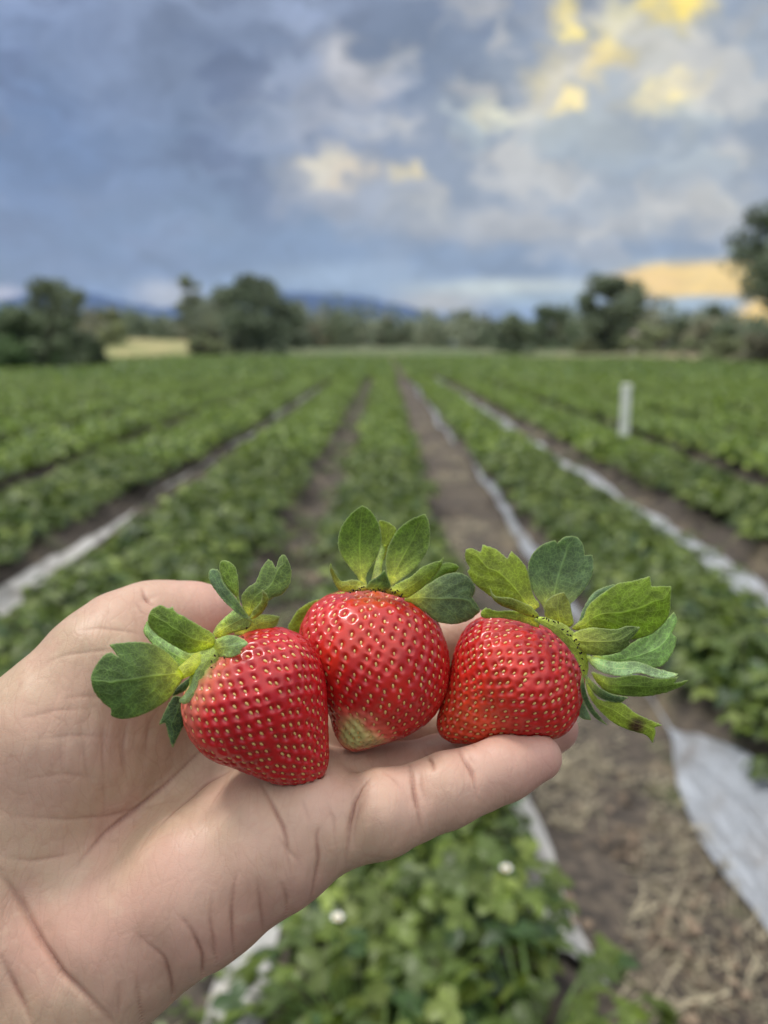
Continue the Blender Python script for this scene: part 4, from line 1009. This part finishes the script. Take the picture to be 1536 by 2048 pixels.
tr = t.node('ShaderNodeBsdfTranslucent'); t.put(tr.inputs[0], t.vmath('MULTIPLY', lc, (1.5, 1.5, .5)))
mx = t.node('ShaderNodeMixShader'); mx.inputs[0].default_value = 0.45; t.l.new(b.outputs[0], mx.inputs[1]); t.l.new(tr.outputs[0], mx.inputs[2]); t.l.new(mx.outputs[0], t.n['Material Output'].inputs[0])

Z1 = lambda x, y: (150 + x * .3581, 980 + y * .3581)
Z2 = lambda x, y: (550 + x * .29297, 980 + y * .29297)
Z3 = lambda x, y: (850 + x * .3581, 1040 + y * .3581)
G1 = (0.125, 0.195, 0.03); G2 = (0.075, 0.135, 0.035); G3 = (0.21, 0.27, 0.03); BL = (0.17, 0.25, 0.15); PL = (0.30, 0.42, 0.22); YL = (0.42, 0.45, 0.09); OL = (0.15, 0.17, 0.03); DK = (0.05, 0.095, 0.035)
from mathutils.geometry import delaunay_2d_cdt
def sepal(root, org, Z, pts, base, tip, dB, dT, col, bow=0.0, cup=0.8, twist=0.0, yel=0.35, part='sepal', patch=None, label=None, curl=0.0, thick=0.28):
    poly = spline([Z(p[0], p[1]) + tuple(p[2:]) for p in pts], 10)
    seg = np.linalg.norm(np.roll(poly, -1, 0) - poly, axis=1); cum = np.concatenate([[0], np.cumsum(seg)]); nb_ = max(24, int(cum[-1] / 2.6)); tq = np.linspace(0, cum[-1], nb_, endpoint=False)
    pc = np.vstack([poly, poly[:1]]); poly = np.stack([np.interp(tq, cum, pc[:, 0]), np.interp(tq, cum, pc[:, 1])], 1)
    rr = np.random.default_rng(int(abs(poly[0, 0] * 3 + poly[0, 1]))); poly += rr.normal(0, 0.34, poly.shape)
    A = np.array(Z(*base)); B = np.array(Z(*tip)); ax = (B - A) / np.linalg.norm(B - A); lat = np.array([-ax[1], ax[0]])
    s = (poly - A) @ ax; s0, s1 = s.min(), s.max(); ss = np.linspace(s0 + .01, s1 - .01, 80); lo_, hi_ = scan(poly, A, ax, lat, ss)
    ker = np.hanning(15); ker /= ker.sum(); sm = lambda a: np.convolve(np.pad(a, 7, mode='edge'), ker, 'valid')
    cS, wS = sm((lo_ + hi_) / 2), np.maximum(sm((hi_ - lo_) / 2), 2.0)
    st_ = 3.4; gx, gy = np.meshgrid(np.arange(poly[:, 0].min(), poly[:, 0].max(), st_), np.arange(poly[:, 1].min(), poly[:, 1].max(), st_ * .87))
    gx[1::2] += st_ / 2; g = np.stack([gx.ravel(), gy.ravel()], 1)
    x1, y1 = poly[:, 0], poly[:, 1]; x2, y2 = np.roll(x1, -1), np.roll(y1, -1)
    cr_ = ((y1[None] > g[:, 1:2]) != (y2[None] > g[:, 1:2])) & (g[:, 0:1] < (x2 - x1)[None] * (g[:, 1:2] - y1[None]) / np.where(np.abs(y2 - y1) < 1e-9, 1e-9, y2 - y1)[None] + x1[None])
    ins = cr_.sum(1) % 2 == 1
    def edist(q):
        d = np.full(len(q), 1e9)
        for k in range(len(poly)): d = np.minimum(d, np.hypot(q[:, 0] - (x1[k] + x2[k]) / 2, q[:, 1] - (y1[k] + y2[k]) / 2))
        return d
    g = g[ins]; g = g[edist(g) > 2.4]
    allp = np.vstack([poly, g]); nbd = len(poly)
    vs, _, fs, _, _, _ = delaunay_2d_cdt([Vector(p) for p in allp.tolist()], [(i, (i + 1) % nbd) for i in range(nbd)], [], 1, 1e-6)
    Q = np.array([tuple(v) for v in vs]); T = np.array([f for f in fs if len(f) == 3])
    S = (Q - A) @ ax; Lq = (Q - A) @ lat; U = np.clip((S - s0) / (s1 - s0), 0, 1)
    Vv = np.clip((Lq - np.interp(S, ss, cS)) / np.interp(S, ss, wS), -1.3, 1.3); wmm = np.interp(S, ss, wS) * dB / FPX
    D = dB + (dT - dB) * U - bow * np.sin(np.pi * U) + cup * wmm / 5.0 * (np.abs(Vv) ** 1.8) - twist * wmm / 5.0 * Vv + curl * U ** 3
    D = D + 0.28 * noise2(U * 6 + A[0], Vv * 2.2 + B[0], int(A[0] + B[1]) % 97, 3) - 0.12 * np.exp(-(Vv / .12) ** 2) + 0.05 * np.cos((U - .55 * np.abs(Vv)) * 27.0) * (np.abs(Vv) > .1)
    P = np.stack([(Q[:, 0] - 768) / FPX * D, -(Q[:, 1] - 1024) / FPX * D, D], -1); L = (s1 - s0) * dB / FPX
    f = (np.exp(-(U / (yel + 1e-6)) ** 2) * (1 - .4 * np.minimum(np.abs(Vv), 1)) * (yel > 0))[:, None]
    C = np.array(col)[None] * (1 - f) + np.array(YL) * f; C = C * (1 + .12 * noise2(U * 5, Vv * 2, 3, 3))[:, None]
    if patch:
        q = np.exp(-(((Q[:, 0] - patch[0]) / patch[2]) ** 2 + ((Q[:, 1] - patch[1]) / patch[2]) ** 2) ** 2)[:, None]; C = C * (1 - q) + np.array((0.045, 0.02, 0.008)) * q
    ed = edist(Q) * dB / FPX
    Pw = toW(P); N = np.zeros_like(Pw); fn = np.cross(Pw[T[:, 1]] - Pw[T[:, 0]], Pw[T[:, 2]] - Pw[T[:, 0]])
    for k in range(3): np.add.at(N, T[:, k], fn)
    N /= np.linalg.norm(N, axis=1)[:, None] + 1e-20
    th_ = (thick * 0.001 * np.clip(.3 + ed / 1.2, .3, 1.0))[:, None]
    T1, T2 = Pw + N * th_ / 2, Pw - N * th_ / 2; nn = len(Pw)
    E_ = np.concatenate([T[:, [0, 1]], T[:, [1, 2]], T[:, [2, 0]]]); key = np.sort(E_, 1) @ np.array([100000, 1]); uq, ix, ct = np.unique(key, return_index=True, return_counts=True)
    be = E_[ix[ct == 1]]; F3 = np.concatenate([np.stack([be[:, 1], be[:, 0], be[:, 0] + nn], 1), np.stack([be[:, 1], be[:, 0] + nn, be[:, 1] + nn], 1)])
    LU = np.stack([U, Vv, ed], -1); LP = np.stack([U * L, Vv * wmm + A[1] * .1, np.zeros_like(U) + (A[0] + B[1]) * .37], -1)
    o = mesh_np(part, np.concatenate([T1, T2]), np.concatenate([T, (T + nn)[:, ::-1], F3]), lf, np.tile(C, (2, 1)), {'leafuv': np.tile(LU, (2, 1)), 'leafpos': np.tile(LP, (2, 1))}, parent=root, origin=org)
    if label: o['label'] = label
    return o
def stalk(root, org, pts, rad, col, name='stem'):
    P = [toW(M(*p)) for p in pts]; mb = MB(); mb.tube(P, [q * .001 for q in rad], col, 12)
    v, f, c = mb.arr(); LP = (v - v.mean(0)) * 1000; uvv = np.stack([np.full(len(v), .5), np.full(len(v), .5), np.full(len(v), 3.)], -1)
    return mesh_np(name, v, f, lf, c, {'leafuv': uvv, 'leafpos': LP}, parent=root, origin=org)

# --- leaves of the leftmost berry
R, O = b1, o1
stalk(R, O, [(425, 1308, 186), (398, 1322, 183), (372, 1340, 180.5), (360, 1347, 179.5)], (3.2, 2.2, 1.7, 1.5), YL)
sepal(R, O, Z1, [(590, 1010), (500, 930), (440, 870), (385, 800), (390, 760), (405, 735), (450, 790), (560, 870), (690, 915), (620, 1000)], (660, 960), (390, 765), 187, 189, PL, yel=.2, label='pale underside leaf behind the others')
sepal(R, O, Z1, [(775, 870), (785, 830), (760, 795), (700, 760), (600, 700, 1), (560, 680), (545, 650, 1), (520, 660), (480, 640, 1), (430, 668), (408, 710), (412, 755), (450, 800), (520, 850), (600, 895), (650, 910), (740, 890)], (775, 860), (415, 700), 181, 180, G1, bow=2.5, cup=1.2, twist=.5, yel=.3)
sepal(R, O, Z1, [(610, 1025), (560, 950), (500, 895), (430, 860), (330, 848), (190, 862, 1), (242, 932, 1), (200, 908), (150, 935), (100, 1010), (90, 1060), (110, 1130), (160, 1190), (200, 1222), (205, 1262), (260, 1278), (350, 1265), (440, 1225), (520, 1170), (565, 1110)], (605, 1030), (95, 1070), 180, 174, G2, bow=2.0, cup=1.0, twist=-.4, yel=.3, label='largest round leaf, lying over the palm')
sepal(R, O, Z1, [(770, 810), (790, 760), (850, 700), (900, 665), (955, 690), (985, 740), (960, 775), (870, 800), (810, 825)], (790, 810), (940, 690), 187, 188, (0.24, .34, .13), cup=1.6, yel=.5)
sepal(R, O, Z1, [(925, 660), (900, 600), (850, 540), (812, 470), (808, 410), (830, 392), (870, 405), (900, 440), (912, 500), (915, 580)], (930, 660), (830, 395), 188, 189, G1, bow=1, cup=1.5, yel=.3)
sepal(R, O, Z1, [(990, 740), (920, 700), (850, 640), (790, 570), (750, 500), (752, 450), (780, 440), (805, 455), (830, 520), (870, 570), (910, 620), (950, 680)], (985, 740), (760, 445), 186, 184, BL, bow=1, cup=-1.2, twist=1.0, yel=0)
sepal(R, O, Z1, [(1000, 700), (955, 695), (930, 600), (960, 550), (1010, 510), (1040, 440), (1078, 385, 1), (1100, 400), (1122, 438, 1), (1138, 385), (1165, 362), (1195, 400), (1208, 460), (1200, 520), (1160, 580), (1100, 605), (1050, 645)], (975, 700), (1140, 375), 190, 192, (0.13, .195, .06), bow=.5, cup=.8, yel=.2)
sepal(R, O, Z1, [(975, 725), (1000, 665), (1040, 620), (1045, 552, 1), (1080, 600), (1070, 650), (1030, 700)], (980, 725), (1048, 555), 187, 186, OL, cup=1.4, twist=-1, yel=.25)
sepal(R, O, Z1, [(900, 810), (895, 785), (960, 740), (1040, 695), (1145, 705, 1), (1120, 762), (1040, 785), (980, 808)], (900, 800), (1140, 710), 188, 191, (0.20, .25, .05), cup=.5, yel=.6)
sepal(R, O, Z1, [(770, 875), (800, 830), (880, 810), (965, 852), (930, 890), (925, 915, 1), (860, 937), (790, 920)], (770, 875), (960, 855), 183, 175, PL, bow=1.5, cup=.7, yel=.3)
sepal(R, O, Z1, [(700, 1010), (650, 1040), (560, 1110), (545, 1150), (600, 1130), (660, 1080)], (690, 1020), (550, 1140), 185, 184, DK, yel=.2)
sepal(R, O, Z1, [(750, 915), (700, 960), (660, 1040), (640, 1100), (578, 1180, 1), (612, 1195), (665, 1165), (705, 1105), (735, 1000)], (745, 920), (590, 1185), 182, 178, (0.24, .33, .16), cup=1.0, yel=.35)
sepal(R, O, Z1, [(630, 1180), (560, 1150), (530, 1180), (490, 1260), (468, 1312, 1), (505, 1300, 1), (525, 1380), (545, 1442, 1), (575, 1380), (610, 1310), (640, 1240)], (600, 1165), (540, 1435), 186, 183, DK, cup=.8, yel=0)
# --- leaves of the middle berry
R, O = b2, o2
stalk(R, O, [(752, 1165, 204), (757, 1130, 207), (764, 1098, 209), (768, 1088, 209)], (1.4, 1.0, .95, .9), (0.34, .42, .16))
sepal(R, O, Z2, [(735, 480), (722, 390), (712, 300), (706, 215), (760, 215), (830, 270), (800, 340), (770, 420)], (740, 480), (750, 212), 208, 210, G3, yel=.3)
sepal(R, O, Z2, [(590, 660), (560, 590), (510, 530), (460, 460), (432, 390), (435, 310), (465, 230), (520, 160), (596, 103, 1), (650, 140), (700, 210), (724, 290), (722, 390), (690, 470), (640, 550), (622, 600), (628, 660)], (610, 665), (596, 105), 202, 205, (0.10, .17, .02), bow=-1.5, cup=-1.0, yel=.32, label='tallest upright pointed leaf')
sepal(R, O, Z2, [(775, 650), (765, 590), (755, 510), (762, 430), (790, 350), (840, 270), (920, 205), (1025, 163, 1), (1050, 220), (1058, 300), (1050, 390), (1010, 470), (950, 540), (870, 605), (800, 655)], (785, 655), (1023, 168), 202, 204, (0.10, .165, .025), bow=-1.5, cup=-.8, twist=.8, yel=.32)
sepal(R, O, Z2, [(480, 700), (400, 705), (320, 740), (240, 765), (160, 815), (143, 838, 1), (110, 890), (90, 945), (150, 985), (300, 900), (450, 760)], (480, 715), (100, 950), 206, 212, G3, bow=0, yel=.1)
sepal(R, O, Z2, [(630, 655), (580, 620), (520, 612), (460, 622), (425, 590), (400, 545), (378, 498, 1), (374, 540), (390, 600), (420, 662), (460, 692), (560, 690), (625, 685)], (630, 675), (385, 545), 200, 197, OL, cup=1.2, yel=.7)
sepal(R, O, Z2, [(960, 690), (1040, 600), (1110, 520), (1180, 495), (1240, 510), (1256, 530, 1), (1220, 565), (1150, 580), (1080, 660), (1000, 710)], (975, 700), (1250, 525), 203, 205, G1, yel=.2)
sepal(R, O, Z2, [(880, 750), (960, 690), (1050, 640), (1130, 590), (1220, 565), (1300, 580), (1350, 630), (1367, 680), (1345, 735, 1), (1385, 790), (1402, 828, 1), (1340, 880), (1260, 910), (1180, 915), (1100, 895), (1020, 830), (950, 785)], (890, 750), (1395, 810), 201, 203, (0.10, .155, .075), bow=1.5, cup=1.2, twist=.5, yel=.3, label='broad bluish leaf drooping towards the rightmost berry')
sepal(R, O, Z2, [(780, 685), (850, 630), (930, 590), (1000, 530), (1090, 490), (1130, 482), (1150, 452, 1), (1140, 510), (1110, 560), (1060, 620), (990, 680), (900, 735), (850, 715)], (800, 690), (1145, 470), 199, 198, G1, bow=1, cup=1.3, twist=-.8, yel=.5)
sepal(R, O, Z2, [(622, 675), (650, 620), (700, 590), (750, 542, 1), (772, 600), (788, 668), (700, 690)], (705, 685), (750, 545), 198, 196, G2, cup=1.0, yel=.3)
# --- leaves of the rightmost berry
R, O = b3, o3
sepal(R, O, Z3, [(640, 480), (610, 430), (595, 380), (570, 280), (540, 230), (482, 173, 1), (460, 216, 1), (400, 165), (322, 138, 1), (310, 180, 1), (270, 160), (230, 165), (225, 220), (248, 270), (236, 287, 1), (270, 350), (330, 400), (400, 450), (470, 480), (560, 520)], (630, 500), (270, 160), 197, 199, G3, bow=1, cup=.9, yel=.2, label='lobed yellow-green leaf spreading up to the left')
sepal(R, O, Z3, [(690, 535), (650, 470), (600, 390), (575, 290), (590, 210), (650, 140), (728, 113, 1), (738, 130, 1), (780, 95), (840, 92), (880, 130), (893, 196, 1), (935, 195, 1), (942, 250), (930, 320), (880, 400), (810, 470), (740, 500)], (690, 540), (790, 90), 198, 201, (0.115, .18, .085), bow=-1, cup=-.8, yel=.25, label='round bluish leaf standing straight up')
sepal(R, O, Z3, [(630, 560), (560, 515), (480, 505), (400, 508), (338, 488, 1), (310, 520), (330, 548), (420, 548), (540, 570), (630, 600)], (640, 585), (315, 515), 196, 194, G3, cup=.6, yel=.4)
sepal(R, O, Z3, [(640, 540), (600, 490), (560, 465), (480, 435), (420, 430), (385, 418), (363, 378, 1), (373, 430), (420, 475), (500, 505), (600, 545)], (635, 540), (370, 400), 193, 190, OL, cup=1.2, twist=1, yel=.3)
sepal(R, O, Z3, [(690, 570), (665, 500), (680, 450), (730, 415), (778, 403, 1), (805, 450), (820, 520), (828, 580), (780, 600)], (750, 590), (770, 408), 192, 192, OL, bow=1, cup=1.0, yel=.5)
sepal(R, O, Z3, [(830, 600), (860, 560), (890, 480), (950, 400), (1060, 360), (1030, 430), (940, 520), (890, 590)], (840, 590), (1050, 370), 196, 197, BL, yel=.1)
sepal(R, O, Z3, [(930, 760), (1040, 750), (1100, 720), (1200, 660), (1300, 600), (1390, 513, 1), (1407, 560), (1378, 632, 1), (1407, 658, 1), (1392, 720), (1350, 790), (1300, 822), (1200, 835), (1050, 815)], (930, 780), (1400, 620), 196, 199, (0.25, .37, .16), bow=-.5, cup=.6, yel=.1, label='pale green leaf under the big jagged one')
sepal(R, O, Z3, [(820, 605), (880, 550), (910, 480), (970, 425), (1075, 353, 1), (1160, 340), (1257, 313, 1), (1266, 372, 1), (1330, 368), (1377, 370, 1), (1372, 440), (1368, 510), (1340, 570), (1260, 640), (1150, 668), (1110, 645), (1000, 610), (900, 620)], (835, 605), (1375, 400), 193, 194, (0.17, .25, .025), bow=1.5, cup=.9, twist=-.4, yel=.25, label='big jagged bright green leaf reaching right')
sepal(R, O, Z3, [(930, 850), (1040, 880), (1180, 865), (1290, 885), (1380, 880), (1420, 872, 1), (1392, 910, 1), (1472, 893, 1), (1430, 930), (1340, 965), (1230, 985), (1100, 980), (1000, 950)], (935, 860), (1465, 900), 193, 192, G1, bow=.8, cup=.6, yel=.2)
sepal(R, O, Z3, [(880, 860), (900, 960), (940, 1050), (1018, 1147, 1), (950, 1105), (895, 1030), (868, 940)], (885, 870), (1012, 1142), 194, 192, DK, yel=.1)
sepal(R, O, Z3, [(870, 990), (900, 1050), (930, 1117, 1), (880, 1110), (848, 1070)], (866, 1000), (925, 1115), 197, 197, BL, yel=0)
sepal(R, O, Z3, [(895, 880), (950, 980), (1000, 1010), (1090, 1015), (1180, 1080), (1290, 1130), (1327, 1145, 1), (1282, 1158, 1), (1287, 1190), (1272, 1247, 1), (1230, 1200), (1130, 1170), (1050, 1130), (980, 1070), (915, 980)], (900, 900), (1300, 1190), 193, 188, G3, bow=1, cup=.8, yel=.15, patch=(850 + 1180 * .3581, 1040 + 1150 * .3581, 17), label='lowest leaf with a brown dead spot near its tip')
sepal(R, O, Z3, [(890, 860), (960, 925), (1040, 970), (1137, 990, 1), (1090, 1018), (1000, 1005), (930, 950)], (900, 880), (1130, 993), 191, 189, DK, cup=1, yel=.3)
sepal(R, O, Z3, [(900, 755), (960, 768), (1060, 790), (1180, 790), (1300, 830), (1417, 860, 1), (1380, 880), (1300, 885), (1200, 855), (1120, 872), (1020, 860), (940, 820)], (905, 765), (1412, 862), 190, 188, (0.36, .47, .30), bow=1, cup=-.8, twist=1.2, yel=.1, label='whitish folded leaf edge')
sepal(R, O, Z3, [(820, 640), (920, 602), (1060, 610), (1130, 592), (1200, 600, 1), (1172, 640), (1138, 678, 1), (1150, 690, 1), (1080, 740), (980, 757), (900, 745), (840, 700)], (830, 665), (1190, 610), 189, 188, (0.075, .125, .03), bow=1.2, cup=1.2, yel=.45)
sepal(R, O, Z3, [(610, 560), (650, 540), (720, 560), (790, 590), (850, 650), (895, 720), (912, 800), (905, 870), (885, 880), (860, 810), (820, 740), (765, 675), (700, 615), (650, 585)], (620, 565), (895, 870), 191, 191, (0.30, .36, .07), bow=2.0, cup=1.5, yel=0, part='calyx')
sepal(b2, o2, Z2, [(480, 690), (540, 665), (620, 650), (700, 660), (790, 655), (860, 690), (880, 735), (800, 715), (700, 690), (600, 685), (520, 700)], (490, 690), (875, 725), 200, 200, (0.34, .33, .07), bow=1.5, cup=1.0, yel=0, part='calyx')
sepal(b1, o1, Z1, [(740, 860), (800, 830), (860, 860), (840, 930), (780, 1000), (720, 1080), (680, 1120), (640, 1090), (650, 1000), (690, 920)], (790, 860), (665, 1100), 184, 182, (0.36, .42, .14), bow=2.0, cup=1.5, yel=0, part='calyx')
# dried stamens round each calyx
stm, t, b = new_mat('stamen'); b.inputs['Base Color'].default_value = (0.035, 0.02, 0.01, 1); b.inputs['Roughness'].default_value = .8
def stamens(root, org, Z, path, d, n, seed):
    r = np.random.default_rng(seed); mb = MB(); pa = np.array([Z(*p) for p in path]); tt = np.linspace(0, len(pa) - 1, n)
    for q in tt:
        x = np.interp(q, range(len(pa)), pa[:, 0]) + r.normal(0, 3); y = np.interp(q, range(len(pa)), pa[:, 1]) + r.normal(0, 3)
        a = r.uniform(0, 6.28); L = r.uniform(2, 5); p = M(x, y, d); e = M(x + L * math.cos(a), y + L * math.sin(a), d - 1.0)
        mb.tube([toW(p), toW((p + e) / 2 + r.normal(0, .1, 3)), toW(e)], [.00012, .00012, .00022], (1, 1, 1), 5)
    o = mb.build('stamens', stm, parent=root, origin=org); o['kind'] = 'stuff'
stamens(b2, o2, Z2, [(500, 680), (580, 668), (700, 680), (760, 685), (840, 690), (870, 725)], 197.5, 24, 1)
stamens(b3, o3, Z3, [(600, 545), (680, 555), (760, 590), (800, 640), (850, 690), (875, 740), (880, 850)], 186.5, 20, 2)
stamens(b1, o1, Z1, [(940, 800), (915, 905), (770, 930), (740, 1110)], 179.5, 14, 3)
